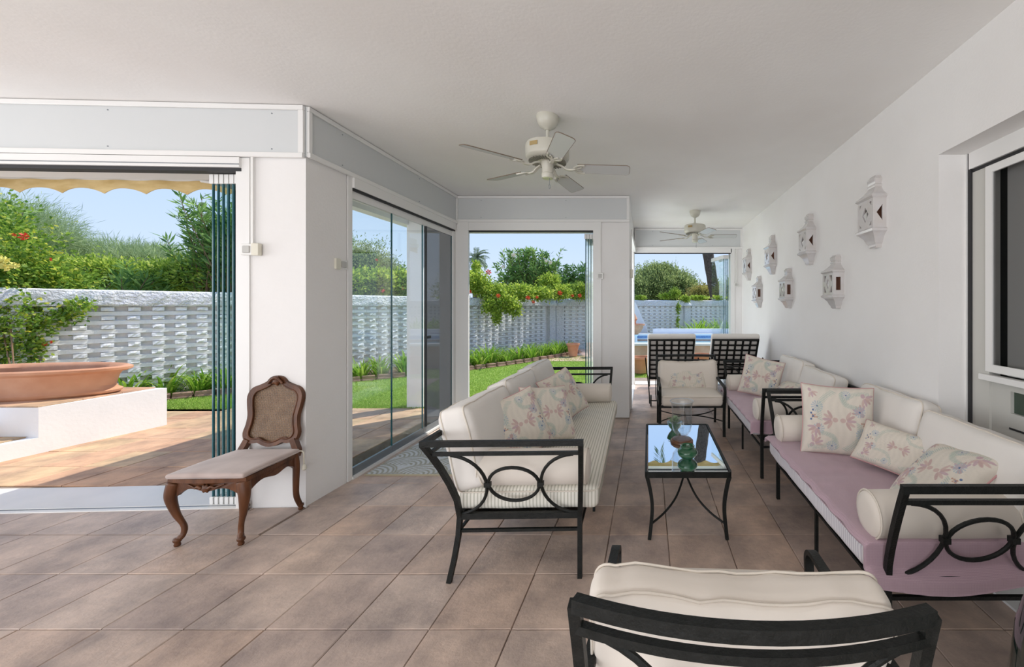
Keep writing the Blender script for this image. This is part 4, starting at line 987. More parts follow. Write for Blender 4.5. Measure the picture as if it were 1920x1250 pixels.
# ================================================================= CEILING FANS
def fan(label, loc, rz):
    o = thing('ceiling_fan', label, 'ceiling fan', loc, rz)   # origin at ceiling
    MB().lathe([(.0, 0), (.085, 0), (.087, -.008), (.085, -.03), (.078, -.055), (.06, -.085), (.03, -.10), (.02, -.11), (0, -.112)][::-1], 32).build('canopy', FANW, o, True)
    MB().lathe([(.013, -.27), (.013, -.10)], 12).build('downrod', FANW, o, True)
    MB().lathe([(0.028, -.22), (.028, -.195), (.015, -.185)], 16).build('rod_collar', FANW, o, True)
    MB().lathe([(0, -.365), (.07, -.365), (.135, -.352), (.162, -.338), (.168, -.325), (.168, -.245), (.160, -.228), (.11, -.215), (0, -.21)], 40).build('motor_housing', FANW, o, True)
    vt = None
    for k in range(36):
        a = 2 * math.pi * k / 36
        if vt is None: vt = MB().box(.080, .145, -.005, .005, -.362, -.356).build('vent_slot', mat('vent_dark', (.22, .21, .17), .6), o, rot=(0, 0, a)); vt.location.z = -.0045
        else: v2 = vt.copy(); COL.objects.link(v2); v2.rotation_euler = (0, 0, a)
    MB().box(-.035, .035, -.171, -.166, -.285, -.255).build('label_plate', BRASS, o, rot=(0, 0, R(-30)))
    MB().lathe([(0, -.49), (.043, -.49), (.046, -.485), (.046, -.455), (.042, -.45), (.043, -.40), (.05, -.385), (.05, -.365)], 28).build('switch_housing', FANW, o, True)
    MB().lathe([(0, -.493), (.038, -.493), (.038, -.489), (0, -.489)], 24).build('cap', mat('fan_cap', (.62, .66, .42), .4), o)
    MB().tube([(.018, -.02, -.49), (.018, -.02, -.545)], .0018, 6).tube([(.018 + .006 * math.cos(a), -.02, -.56 + .016 * math.sin(a)) for a in [2 * math.pi * k / 12 for k in range(12)]], .0018, 6, closed=True).build('pull_chain', ANTHR, o)
    bl = ir = None
    for k in range(5):
        a = R(72 * k)
        if bl is None:
            q = MB(); n = 6; out = []
            r0, r1, h0, h1, rc = .235, .648, .056, .066, .028
            out = [(r0, -h0), (r1 - rc, -h1)] + [(r1 - rc + rc * math.sin(R(t)), -h1 + rc - rc * math.cos(R(t))) for t in (30, 60, 90)] + [(r1 - rc + rc * math.cos(R(t)), h1 - rc + rc * math.sin(R(t))) for t in (0, 30, 60, 90)] + [(r0, h0), (r0 - .01, 0)]
            out = [(x, y) for x, y in out]
            P = Matrix.Rotation(R(-14), 4, 'X')
            q.M = Matrix.Translation((0, 0, -.405)) @ P
            q.use(FANB); q.poly(out, 0, .0055); 
            bl = q.build('blade', FANB, o, rot=(0, 0, a))
            ei = MB(); ei.M = q.M; ei.tube([(x, y, .00275) for x, y in out[:-1]], .0034, 4); ee = ei.build('blade_edge', FANE, bl)
            w = MB(); w.M = Matrix.Translation((0, 0, -.405)) @ P
            for s_ in (-1, 1):
                w.tube(spline([(.21, s_ * .012, -.004), (.225, s_ * .035, -.005), (.25, s_ * .05, -.006), (.29, s_ * .052, -.006)], 4), (.006, .005), sq=True, up=(0, 0, 1))
                w.tube(spline([(.21, 0, -.004), (.245, s_ * .012, -.006), (.27, s_ * .03, -.006)], 4), (.005, .004), sq=True, up=(0, 0, 1))
            w.tube([(.21, -.02, -.004), (.21, .02, -.004)], (.008, .005), sq=True)
            w.M = Matrix.Identity(4)
            w.tube(spline([(.07, 0, -.375), (.11, 0, -.39), (.15, 0, -.415), (.19, 0, -.418), (.215, 0, -.410)], 4), (.012, .006), sq=True, up=(0, 0, 1))
            ir = w.build('blade_bracket', FANW, o, rot=(0, 0, a))
        else:
            b2 = bl.copy(); COL.objects.link(b2); b2.rotation_euler = (0, 0, a); e2 = ee.copy(); COL.objects.link(e2); e2.parent = b2
            i2 = ir.copy(); COL.objects.link(i2); i2.rotation_euler = (0, 0, a)
    return o
fan('five-bladed white ceiling fan, large and near', (-.798, 3.14, CE), R(6.6))
fan('five-bladed white ceiling fan near the far opening', (.73, 6.25, CE), R(-2))

# ================================================================= WALL LANTERNS
def lantern(label, y, z0, hgt, kind, group):
    """y = near edge on wall; half box against wall_right (x=1.8) facing -x"""
    o = thing('wall_lantern', label, 'wall lantern', (1.8, y + .115, z0), 0, group); w = .115; k = hgt / .56
    def loft(secs, closed=True):
        mb = MB(); vs = []; fs = []
        for z, hw, dp in secs: vs += [(0, -hw, z), (-dp, -hw, z), (-dp, hw, z), (0, hw, z)]
        for i in range(len(secs) - 1):
            for j in range(4): a = 4 * i + j; b = 4 * i + (j + 1) % 4; fs.append((a, b, b + 4, a + 4))
        fs += [(3, 2, 1, 0), tuple(range(len(vs) - 4, len(vs)))]; mb.add(vs, fs); return mb
    zb, zt = .145 * k, .37 * k
    loft([(0, .04, .04), (.012 * k, .05, .05), (.03 * k, .052, .052), (.04 * k, .062, .06), (.075 * k, .075, .072), (.10 * k, .095, .09), (.11 * k, .105, .098), (.118 * k, .118, .112), (zb - .01, .122, .118), (zb, .112, .105)]).build('base_moulding', GLAZE, o, True)
    loft([(zt, .112, .105), (zt + .012, .122, .118), (zt + .025, .118, .112), (zt + .035 * k, .105, .10), (zt + .06 * k, .075, .075), (zt + .085 * k, .055, .058), (zt + .10 * k, .046, .05), (zt + .108 * k, .052, .056), (zt + .118 * k, .052, .056), (zt + .125 * k, .044, .048), (zt + .14 * k, .052, .056), (zt + .165 * k, .054, .058), (zt + .18 * k, .042, .046), (zt + .19 * k, .040, .044)]).build('roof_finial', GLAZE, o, True)
    H = zt - zb; mz = (zb + zt) / 2; hh = H / 2
    if kind == 1:
        di = [(0, mz - hh * .55), (.045, mz), (0, mz + hh * .55), (-.045, mz)]
        tr = [[(s1 * .085, mz + s2 * hh * .80), (s1 * .085, mz + s2 * hh * .50), (s1 * .055, mz + s2 * hh * .80)] for s1 in (-1, 1) for s2 in (-1, 1)]
        holes = [di] + tr; sh = [[(-.075, mz), (-.03, mz - hh * .55), (-.03, mz + hh * .55)]]
    else:
        di = [(0, mz - hh * .5), (.035, mz), (0, mz + hh * .5), (-.035, mz)]
        tr = [[(s1 * .085, mz + s2 * hh * .78), (s1 * .085, mz + s2 * hh * .25), (s1 * .07, mz + s2 * hh * .2), (s1 * .03, mz + s2 * hh * .78)] for s1 in (-1, 1) for s2 in (-1, 1)]
        holes = [di] + tr; sh = [[(-.075, mz - hh * .6), (-.03, mz - hh * .6), (-.03, mz + hh * .6), (-.075, mz + hh * .6)]]
    MB().plate([(-w + .005, zb), (w - .005, zb), (w - .005, zt), (-w + .005, zt)], holes, .012, lambda a, b, c: (-.102 + c, a, b)).build('front_plate', GLAZE, o)
    for s_ in (-1, 1):
        MB().plate([(-.0898, zb), (-.0, zb), (-.0, zt), (-.0898, zt)], sh, .012, lambda a, b, c, s_=s_: (a, s_ * (w - .005) - s_ * c, b)).build('side_plate', GLAZE, o)
    MB().box(-.012, -.001, -.1, .1, zb, zt).build('clay_lining', CLAYIN, o)
    return o
g1 = 'upper row of lanterns'; g2 = 'lower row of lanterns'
for i, yy in enumerate((3.0, 4.27, 5.59, 6.92)):
    lantern('white glazed half lantern with diamond cut-outs, upper row, %s' % ['largest and nearest', 'second from the right', 'third from the right', 'leftmost and farthest'][i], yy, 1.955, .56, 1, g1)
for i, yy in enumerate((3.65, 4.94, 6.27)):
    lantern('white glazed half lantern with rectangular side opening, lower row, %s' % ['nearest', 'middle one', 'farthest'][i], yy, 1.478, .505, 2, g2)

# large dark glass vessel at the right edge
dg = MB().lathe([(0, 0), (.2, 0), (.26, .04), (.31, .2), (.325, .42), (.30, .66), (.255, .84), (.19, .98), (.11, 1.06), (.06, 1.10), (.05, 1.2), (.065, 1.22), (.06, 1.23)], 40)
tag(dg.build('demijohn', DGLASS, None, True, loc=(1.20, .86, 0)), 'large dark green glass vessel cut off by the right edge', 'glass vessel')

# ================================================================= OUTSIDE GROUND
gr = MB().box(-70, 60, 2.2, 130, -0.5, -0.16); struct(gr.build('ground_beyond', FARG), 'dry ground beyond the garden wall')
# terrace paving outside
bed_edge = [(-9.6, 4.9), (-8.9, 5.45), (-7.9, 6.42), (-6.7, 7.35), (-5.55, 8.34), (-4.27, 9.47), (-3.3, 10.8), (-2.49, 12.3), (-2.2, 13.2)]
lawn_pts = [(-9.4, 5.9), (-2.2, 5.92), (-1.35, 6.6), (-1.1, 7.9), (-1.0, 8.5), (1.0, 8.6), (2.6, 9.6), (1.5, 9.6), (-1.0, 9.9), (-1.5, 11.5), (-2.1, 12.4)] + bed_edge[::-1][1:]
lb = MB(); lb.plate([(x, y) for x, y in lawn_pts], [], .10, lambda a, b, c: (a, b, -.13 + c))
lawn = struct(lb.build('lawn', LAWN), 'sunlit lawn between terrace and flower bed')
lp = np.array(lawn_pts)
def inpoly(x, y, P):
    c = np.zeros(x.shape, bool); j = len(P) - 1
    for i in range(len(P)):
        xi, yi = P[i]; xj, yj = P[j]; k = ((yi > y) != (yj > y)) & (x < (xj - xi) * (y - yi) / (yj - yi + 1e-12) + xi); c ^= k; j = i
    return c
def cards(name, P, D, Sd, L, Wd, material, parent=None, fold=0.25, kind=None, flat=False):
    """leaf cards: P centre base, D direction, Sd side vector; two triangles folded along the midrib"""
    n = len(P); L = np.broadcast_to(np.asarray(L, float).reshape(-1, 1), (n, 1)); Wd = np.broadcast_to(np.asarray(Wd, float).reshape(-1, 1), (n, 1))
    N = np.cross(D, Sd); v = np.empty((n, 4, 3)); v[:, 0] = P; v[:, 1] = P + D * L * .5 + Sd * Wd * .5 + N * Wd * fold; v[:, 2] = P + D * L; v[:, 3] = P + D * L * .5 - Sd * Wd * .5 + N * Wd * fold
    i = np.arange(n)[:, None] * 4; f = np.concatenate([i + np.array([[0, 1, 2]]), i + np.array([[0, 2, 3]])], 1).reshape(-1)
    me = bpy.data.meshes.new(name); me.vertices.add(n * 4); me.vertices.foreach_set('co', v.ravel()); me.loops.add(n * 6); me.loops.foreach_set('vertex_index', f.astype(np.int32))
    me.polygons.add(n * 2); me.polygons.foreach_set('loop_start', np.arange(n * 2, dtype=np.int32) * 3); me.polygons.foreach_set('loop_total', np.full(n * 2, 3, np.int32)); me.materials.append(material); me.update(); me.validate()
    o = link(name, me, parent)
    if kind: o['kind'] = kind
    return o
def unit(a): return a / (np.linalg.norm(a, axis=1, keepdims=True) + 1e-9)
# grass blades
n = 260000; gxs = RNG.uniform(-9.3, 2.4, n); gys = 5.9 + (12.5 - 5.9) * RNG.uniform(0, 1, n) ** 1.6
k = inpoly(gxs, gys, lawn_pts) & (np.abs(gxs + 0.0) < 12); gxs = gxs[k]; gys = gys[k]; n = len(gxs)
D = unit(np.stack([RNG.normal(0, .5, n), RNG.normal(0, .5, n), np.ones(n)], 1)); Sd = unit(np.cross(D, RNG.normal(0, 1, (n, 3))))
g = cards('grass', np.stack([gxs, gys, np.full(n, -.032)], 1), D, Sd, RNG.uniform(.02, .042, n), .008, BLADE, lawn, 0.1, 'stuff')
# terrace base + tiles
tp = [(-12, 2.6), (-2.97, 3.3), (-2.97, 5.8), (-.66, 5.8), (-.66, 7.95), (2.6, 7.95), (2.6, 8.55), (-1.0, 8.5), (-1.1, 7.9), (-1.35, 6.6), (-2.2, 5.92), (-9.4, 5.9), (-12, 4.4)]
ter = MB().plate(tp, [], .12, lambda a, b, c: (a, b, -.15 + c)); terrace = struct(ter.build('terrace', GROUT), 'terracotta paved terrace outside')
tmo = []
for q_ in range(3):
    mb = tilemesh('tile', .40, .007); me = bpy.data.meshes.new('tile'); me.from_pydata(mb.v, [], mb.f); me.materials.append(TILEO); tmo.append(me)
cnt = 0; rest = MB()
for i in range(-30, 8):
    for j in range(0, 16):
        x = -2.97 + .40 * i + .2; y = 3.36 + .40 * j + .2
        P4 = np.array([(x - .19, y - .19), (x + .19, y - .19), (x + .19, y + .19), (x - .19, y + .19)])
        if not inpoly(P4[:, 0], P4[:, 1], tp).all(): continue
        if y < 5.3 and x < -6.5: 
            continue
        if cnt < 290 and x > -1.64 * y - .3: link('tile', random.choice(tmo), terrace, (x, y, -.018 + random.uniform(-.002, .002))); cnt += 1
        else: rest.M = Matrix.Translation((x, y, -.018)); mb = tilemesh('t', .40, .007); rest.add(mb.v, mb.f)
rest.M = Matrix.Identity(4); x = -6.2
while x < -3.0: rest.bbox(x, min(x + .394, -2.98), 5.765, 5.915, -.03, -.018, .003); x += .40
struct(rest.build('edge_tiles', TILEO, terrace))['kind'] = 'stuff'

# raised white planter step with tiled top
pl = thing('raised_planter', 'white raised planter block with terracotta top outside the left opening', 'planter')
MB().poly([(-9.6, 3.35), (-6.39, 3.35), (-6.17, 5.09), (-9.6, 5.09)], -.06, .145).build('lower_step', WHITEW, pl)
MB().poly([(-9.6, 4.10), (-6.295, 4.10), (-6.170, 5.09), (-9.6, 5.09)], .145, .455).build('block', WHITEW, pl)
MB().bbox(-8.2, -6.72, 3.55, 4.10, .145, .30, .01).build('inner_step', WHITEW, pl)
for z, (ya, yb_) in ((.455, (4.10, 5.08)), (.145, (3.35, 4.09))):
    y = ya
    while y < yb_ - .05:
        y2 = min(y + .33, yb_); x = -9.6
        while x < -6.4:
            x2 = min(x + .33, -6.30 + (y - 4.1) * .12 if z > .3 else -6.40)
            if x2 - x > .05: MB().bbox(x + .002, x2 - .003, y + .002, y2 - .003, z, z + .014, .003).build('tile', TILEO, pl)
            x += .33
        y = y2
# long oval pot
op = thing('oval_pot', 'long oval terracotta planter standing on the white block', 'plant pot', (-7.22, 4.62, .469), R(6))
prof = [(0, 0.03), (.44, .03), (.46, .0), (.485, .02), (.49, .045), (.465, .065), (.455, .10), (.47, .20), (.49, .255), (.52, .265), (.545, .285), (.545, .31), (.52, .325), (.49, .315), (.455, .28), (.44, .12), (0, .10)]
MB().lathe(prof, 56, sx=1.82, sy=.80).build('pot_body', POT, op, True)
MB().lathe([(0, .20), (.445, .20), (.445, .22), (0, .235)], 40, sx=1.8, sy=.78).build('soil', SOIL, op)

# ================================================================= GARDEN WALLS
def bricks_mesh():
    hs = []
    for k in range(4):
        hw, hz = .063, .030; rg = random.Random(k)
        n = 5; vs = []; fs = []
        for i in range(n):
            for j in range(3):
                x = -hw + 2 * hw * i / (n - 1); z = -hz + hz * j; e = (i in (0, n - 1)) or j in (0, 2)
                vs.append((x * (1 - .03 * rg.random()), -.060 - (0 if e else .006) - rg.uniform(-.006, .012), z))
        for i in range(n - 1):
            for j in range(2): a = i * 3 + j; fs.append((a, a + 3, a + 4, a + 1))
        b0 = len(vs); vs += [(-hw, .04, -hz), (hw, .04, -hz), (hw, .04, hz), (-hw, .04, hz)]
        L_ = [0, 1, 2]; R_ = [12, 13, 14]
        fs += [(0, 1, 2, b0 + 3, b0), (12, b0 + 1, b0 + 2, 14, 13), (2, 5, 8, 11, 14, b0 + 2, b0 + 3), (0, b0, b0 + 1, 12, 9, 6, 3)]
        me = bpy.data.meshes.new('brick'); me.from_pydata(vs, [], fs); me.materials.append(BRICKH); hs.append(me)
    mb = MB().bbox(-.1248, .1248, -.036, .04, -.033, .033, .003); me = bpy.data.meshes.new('brick'); me.from_pydata(mb.v, [], mb.f); me.materials.append(BRICKW)
    return hs, me
HS, STR = bricks_mesh()
def garden_wall(label, p0, p1, bays, nsingle, knob=True, ztop=1.76):
    p0 = Vector((*p0, 0)); d = Vector((*p1, 0)) - p0; L = d.length
    o = thing('garden_wall', label, 'wall', p0, math.atan2(d.y, d.x))
    MB().box(0, L, .035, .10, -.15, 1.52).build('backing', BRICKW, o)
    # rough cap as displaced strip
    nx = int(L / .07); vs = []; fs = []
    prof = [(-.085, 1.50), (-.10, 1.53), (-.10, 1.60), (-.10, 1.67), (-.09, 1.735), (-.03, 1.755), (.06, 1.76), (.14, 1.75), (.15, 1.65), (.14, 1.50)]
    for i in range(nx + 1):
        for y, z in prof:
            nn = noise.noise_vector(Vector((i * .9, y * 40, z * 30))) ; vs.append((L * i / nx, y + nn.y * .018, z + (nn.z * .007 if z > 1.5 else 0)))
    m = len(prof)
    for i in range(nx):
        for j in range(m - 1): a = i * m + j; fs.append((a, a + m, a + m + 1, a + 1))
        fs.append((i * m, i * m + m - 1, i * m + 2 * m - 1, i * m + m))
    q = MB(); q.add(vs, fs); q.build('cap', STUCCO, o)
    MB().box(0, L, -.06, .035, -.15, .06).build('plinth', STUCCO, o)
    for b in bays:     # (position, width)
        MB().bbox(b - .14, b + .14, -.13, .12, -.15, 1.52, .015).build('pier', STUCCO, o)
        MB().lathe([(.21, 1.50), (.215, 1.54), (.19, 1.60), (.12, 1.66), (0, 1.69)], 20, (b, -.06, 0)).build('pier_cap', STUCCO, o, 'full')
    singles = []; fillm = MB()
    nrow = 10; md = .1415; z0 = .075
    ncol = int(L / .25)
    for c in range(ncol):
        x = .125 + c * .25
        if any(abs(x - b) < .19 for b in bays): continue
        for r_ in range(nrow):
            z = z0 + r_ * md; singles.append((x, c, r_, z))
    nsng = 0; vis = sorted(singles, key=lambda t: nsingle(t[0]))
    for x, c, r_, z in vis:
        zz = z + .036 + .055; me = HS[(c * 7 + r_ * 3) % 4]
        jx = random.uniform(-.006, .006)
        if nsng < 298 - 2:
            link('brick', STR, o, (x, 0, z + .036), (R(random.uniform(-2, 2)), 0, 0)); link('brick', me, o, (x + jx, random.uniform(-.006, .006), zz + .0155)); nsng += 2
        else:
            fillm.M = Matrix.Translation((x, 0, z + .036)); fillm.use(BRICKW); fillm.bbox(-.122, .122, -.036, .04, -.033, .033, .005)
            fillm.M = Matrix.Translation((x + jx, 0, zz + .0155)); fillm.use(BRICKH); fillm.add([tuple(v.co) for v in me.vertices], [tuple(p_.vertices) for p_ in me.polygons])
    fillm.M = Matrix.Identity(4); fillm.build('brick_field', BRICKW, o)['kind'] = 'stuff'
    return o
ux, uy = .510, .860
W0 = (-8.24 - 2.9 * ux, 6.7 - 2.9 * uy); W1 = (-8.24 + 9.3 * ux, 6.7 + 9.3 * uy)
def pri1(x):
    s = x - 2.9     # along-wall coordinate; show-largest first, skipping what the pillar hides
    return (0 if (-1.6 < s < 1.5) or (2.7 < s < 4.3) else 1, abs(s))
gw1 = garden_wall('white lattice brick garden wall running diagonally behind the flower bed', W0, W1, [12.0], pri1)
gw2 = garden_wall('white lattice brick garden wall beyond the pool', (-3.42, 14.75), (5.6, 18.9), [.12, 5.55], lambda x: abs(x - 3))
# sweeping buttress beside the fountain
bt = MB().plate([(0, -.1), (.75, -.1), (.55, .75), (.32, 1.25), (.16, 1.62), (0, 1.74)], [], .22, lambda a, b, c: (-.62 + a, 14.2 + c, b)); tag(bt.build('buttress', WHITEW, None), 'white sweeping masonry buttress left of the far opening view', 'buttress')

# bed edging bricks
ed = thing('garden_edging', 'low weathered brick edging between lawn and flower bed', 'edging')
be = spline([(x, y, 0) for x, y in bed_edge], 12)
acc = 0; pts_e = [be[0]]
for a_, b_ in zip(be[:-1], be[1:]):
    acc += (b_ - a_).length
    if acc > .24: pts_e.append(b_); acc = 0
ebm = []
for k in range(3):
    mb = MB().bbox(-.112, .112, -.05, .05, -.06, .02, .008); mb.v = [(x + random.uniform(-.006, .006), y + random.uniform(-.006, .006), z + random.uniform(-.006, .006)) for x, y, z in mb.v]
    me = bpy.data.meshes.new('brick'); me.from_pydata(mb.v, [], mb.f); me.materials.append(BRICKR); ebm.append(me)
for i, (a_, b_) in enumerate(zip(pts_e[:-1], pts_e[1:])):
    c = (a_ + b_) / 2; an = math.atan2(b_.y - a_.y, b_.x - a_.x)
    link('brick', random.choice(ebm), ed, (c.x, c.y, -.01), (0, 0, an)); link('brick', random.choice(ebm), ed, (c.x - .02, c.y + .02, .055), (R(random.uniform(-5, 5)), 0, an + R(random.uniform(-6, 6))))
bp_ = bed_edge + [(-3.3, 14.9), W1, W0, (-10.5, 4.5)]
struct(MB().plate(bp_, [], .12, lambda a, b, c: (a, b, -.13 + c)).build('flower_bed', SOIL), 'soil of the flower bed')

# agapanthus clumps
def strap_clump(seed, nl=46, h=.42):
    rg = random.Random(seed); vs = []; fs = []
    for k in range(nl):
        a = rg.uniform(0, 6.28); r0 = rg.uniform(0, .09); L = h * rg.uniform(.75, 1.35); el = rg.uniform(50, 84); w = rg.uniform(.011, .019)
        p = Vector((r0 * math.cos(a), r0 * math.sin(a), 0)); az = a + rg.uniform(-.6, .6); b = len(vs); sg = 6
        for i in range(sg + 1):
            t = i / sg; e_ = R(el - 95 * t * t * rg.uniform(.6, 1.1)); ww = w * (1 - t ** 3) + .001
            side = Vector((-math.sin(az), math.cos(az), 0)) * ww
            vs += [tuple(p - side), tuple(p + Vector((0, 0, -.25 * ww))), tuple(p + side)]
            p = p + Vector((math.cos(az) * math.cos(e_), math.sin(az) * math.cos(e_), math.sin(e_))) * (L / sg)
        for i in range(sg):
            q = b + 3 * i; fs += [(q, q + 1, q + 4, q + 3), (q + 1, q + 2, q + 5, q + 4)]
    mb = MB(); mb.add(vs, fs); me = bpy.data.meshes.new('leaves'); me.from_pydata(vs, [], fs); me.materials.append(L_AGA); me.polygons.foreach_set('use_smooth', [True] * len(fs)); return me
AG = [strap_clump(k) for k in range(5)]
spots = []
L_be = len(be)
for i in range(6, L_be - 4, 3):
    p_ = be[i]; q_ = be[min(i + 1, L_be - 1)]; dr = (q_ - p_).normalized(); nr = Vector((-dr.y, dr.x, 0))
    for row, off in enumerate((.22, .55) if i % 2 else (.30, .70)):
        spots.append((row, p_ + nr * (off + random.uniform(-.06, .06)) + dr * random.uniform(-.05, .05)))
spots = [s for s in spots if s[1].y < 12.9]
NUM = ['', 'first', 'second', 'third', 'fourth', 'fifth', 'sixth', 'seventh', 'eighth', 'ninth', 'tenth', 'eleventh', 'twelfth', 'thirteenth', 'fourteenth', 'fifteenth', 'sixteenth', 'seventeenth', 'eighteenth', 'nineteenth', 'twentieth'] + ['twenty-' + w for w in ('first', 'second', 'third', 'fourth', 'fifth', 'sixth', 'seventh', 'eighth', 'ninth')] + ['thirtieth'] + ['thirty-' + w for w in ('first', 'second', 'third', 'fourth', 'fifth', 'sixth', 'seventh', 'eighth', 'ninth')]
cn_ = [0, 0]
for i, (row, s_) in enumerate(spots):
    cn_[row] += 1
    o = tag(link('strap_leaf_plant', AG[i % 5], None, (s_.x, s_.y, -.02), (0, 0, random.uniform(0, 6.28))), 'bright green strap-leaved clump, %s row of the bed, %s from the left' % (['front', 'back'][row], NUM[cn_[row]]), 'plant', 'strap-leaved clumps along the garden wall')
    o.scale = [random.uniform(.9, 1.25)] * 3
for i in range(9):
    o = tag(link('strap_leaf_plant', AG[i % 5], None, (1.75 + .26 * i, 15.4 + .13 * i + random.uniform(-.2, .2), .0), (0, 0, random.uniform(0, 6.28))), 'dark strap-leaved clump behind the pool, %s from the left' % NUM[i + 1], 'plant', 'strap-leaved clumps behind the pool'); o.scale = [2.3] * 3

# ================================================================= FOLIAGE
def blob_points(blobs, n, shell=.55):
    vol = np.array([b[3] * b[4] * b[5] for b in blobs]) ** .67; cnt = (n * vol / vol.sum()).astype(int); out = []; nr = []
    for b, c in zip(blobs, cnt):
        d = unit(RNG.normal(0, 1, (c, 3))); r = RNG.uniform(shell, 1.0, (c, 1)) ** .7 * (1 + RNG.normal(0, .13, (c, 1)))
        # lumpy surface
        lump = 1 + .22 * np.sin(d[:, :1] * 7 + b[0] * 3) * np.cos(d[:, 1:2] * 6 + b[2]) + .08 * np.sin(d[:, 2:3] * 11 + b[1])
        out.append(np.array(b[:3]) + d * r * lump * np.array(b[3:6])); nr.append(d)
    return np.concatenate(out), np.concatenate(nr)
def crown(name, label, cat, blobs, n, mt, l, w, up=.3, out_=.8, jit=.8, group=None, stems=None, flowers=None, core=True, shell=.55, trunk=None, fold=.25, clump=1):
    o = thing(name, label, cat, (blobs[0][0], blobs[0][1], 0), 0, group); off = np.array([blobs[0][0], blobs[0][1], 0])
    P, N = blob_points(blobs, n // clump, shell)
    if clump > 1:
        P = np.repeat(P, clump, 0); N = np.repeat(N, clump, 0)
    n_ = len(P); D = unit(N * out_ + np.array([0, 0, up]) + RNG.normal(0, jit, (n_, 3)) * .6); Sd = unit(np.cross(D, RNG.normal(0, 1, (n_, 3))))
    cards('leaves', P - off, D, Sd, RNG.uniform(.7, 1.3, n_) * l, RNG.uniform(.8, 1.2, n_) * w, mt, o, fold, 'stuff')
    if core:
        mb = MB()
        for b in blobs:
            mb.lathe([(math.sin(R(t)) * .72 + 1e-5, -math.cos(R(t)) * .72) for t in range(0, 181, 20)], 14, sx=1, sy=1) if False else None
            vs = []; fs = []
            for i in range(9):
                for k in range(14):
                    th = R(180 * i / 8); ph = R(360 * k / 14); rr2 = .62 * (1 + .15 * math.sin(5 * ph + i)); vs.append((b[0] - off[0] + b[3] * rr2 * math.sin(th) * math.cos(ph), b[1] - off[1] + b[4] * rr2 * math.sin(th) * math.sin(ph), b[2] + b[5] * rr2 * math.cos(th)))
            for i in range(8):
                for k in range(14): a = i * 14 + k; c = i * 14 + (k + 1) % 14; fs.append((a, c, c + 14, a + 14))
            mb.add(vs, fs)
        mb.build('shade_core', mat('core_shade', (.05, .07, .025), 1), o)  # solid dark ellipsoids, the crown's inner shade put into their colour
    if trunk: MB().tube([tuple(Vector(p) - Vector(off)) for p in trunk[0]], trunk[1], 8).build('trunk', STEM, o, True)
    if stems:
        for p in stems: MB().tube([tuple(Vector(q) - Vector(off)) for q in p], .008, 5).build('stem', STEM, o)
    if flowers:
        for fp, fm, fr_ in flowers:
            mb = MB()
            for k in range(6):
                a = R(60 * k); mb.add([(0, 0, 0), (fr_ * math.cos(a - .4), fr_ * .4, fr_ * math.sin(a - .4)), (fr_ * 1.3 * math.cos(a), -fr_ * .3, fr_ * 1.3 * math.sin(a)), (fr_ * math.cos(a + .4), fr_ * .4, fr_ * math.sin(a + .4))], [(0, 1, 2), (0, 2, 3)])
            mb.build('flower', fm, o, loc=tuple(Vector(fp) - Vector(off)), rot=(R(random.uniform(-30, 30)), R(random.uniform(0, 60)), R(random.uniform(-20, 40))))
    return o
def at(px, py, Y): return (((px - 1216) / 745) * Y, Y, 1.5 - (py - 574) / 745 * Y)
def blobs_at(lst):   # (px, py, Y, rx, ry, rz)
    return [(*at(a, b, c), d, e_, f_) for a, b, c, d, e_, f_ in lst]
def twiggy(name, label, base_pts, n_st, hgt, mt, ll, lw, spread=.5, group=None, flowers=None):
    """upright branches carrying whorls of lance leaves (oleander)"""
    o = thing(name, label, 'shrub', (base_pts[0][0], base_pts[0][1], 0), 0, group); off = Vector((base_pts[0][0], base_pts[0][1], 0)); rg = random.Random(int(hgt * 100) + n_st)
    P = []; Dd = []; br = MB()
    for k in range(n_st):
        b = Vector(rg.choice(base_pts)); top = b + Vector((rg.gauss(0, spread), rg.gauss(0, spread * .6), hgt * rg.uniform(.5, 1.0))); mid = (b + top) / 2 + Vector((rg.gauss(0, .1), rg.gauss(0, .1), .1))
        pts = spline([b, mid, top], 5); br.tube([tuple(p - off) for p in pts], [.012 * (1 - i / len(pts)) + .003 for i in range(len(pts))], 4)
        for i in range(44):
            t = 1 - (rg.random() ** 1.3) * .62; p = b.lerp(mid, t * 2) if t < .5 else mid.lerp(top, t * 2 - 1); ax = (top - mid).normalized()
            rad = Vector((rg.gauss(0, 1), rg.gauss(0, 1), rg.gauss(0, .5))).normalized(); dd = (ax * rg.uniform(.3, 1.1) + rad).normalized(); P.append(p - off); Dd.append(dd)
    P = np.array([tuple(p) for p in P]); Dd = np.array([tuple(p) for p in Dd]); n_ = len(P); Sd = unit(np.cross(Dd, RNG.normal(0, 1, (n_, 3))))
    cards('leaves', P, Dd, Sd, RNG.uniform(.75, 1.25, n_) * ll, lw, mt, o, .15, 'stuff'); br.build('branches', STEM, o)
    if flowers:
        for fp, fm, fr_ in flowers:
            mb = MB()
            for k in range(7): a = R(51 * k); mb.add([(0, 0, 0), (fr_ * math.cos(a - .4), fr_ * .3, fr_ * math.sin(a - .4)), (fr_ * 1.2 * math.cos(a), -fr_ * .3, fr_ * 1.2 * math.sin(a)), (fr_ * math.cos(a + .4), fr_ * .3, fr_ * math.sin(a + .4))], [(0, 1, 2), (0, 2, 3)])
            mb.build('flower', fm, o, loc=tuple(Vector(fp) - off))
    return o
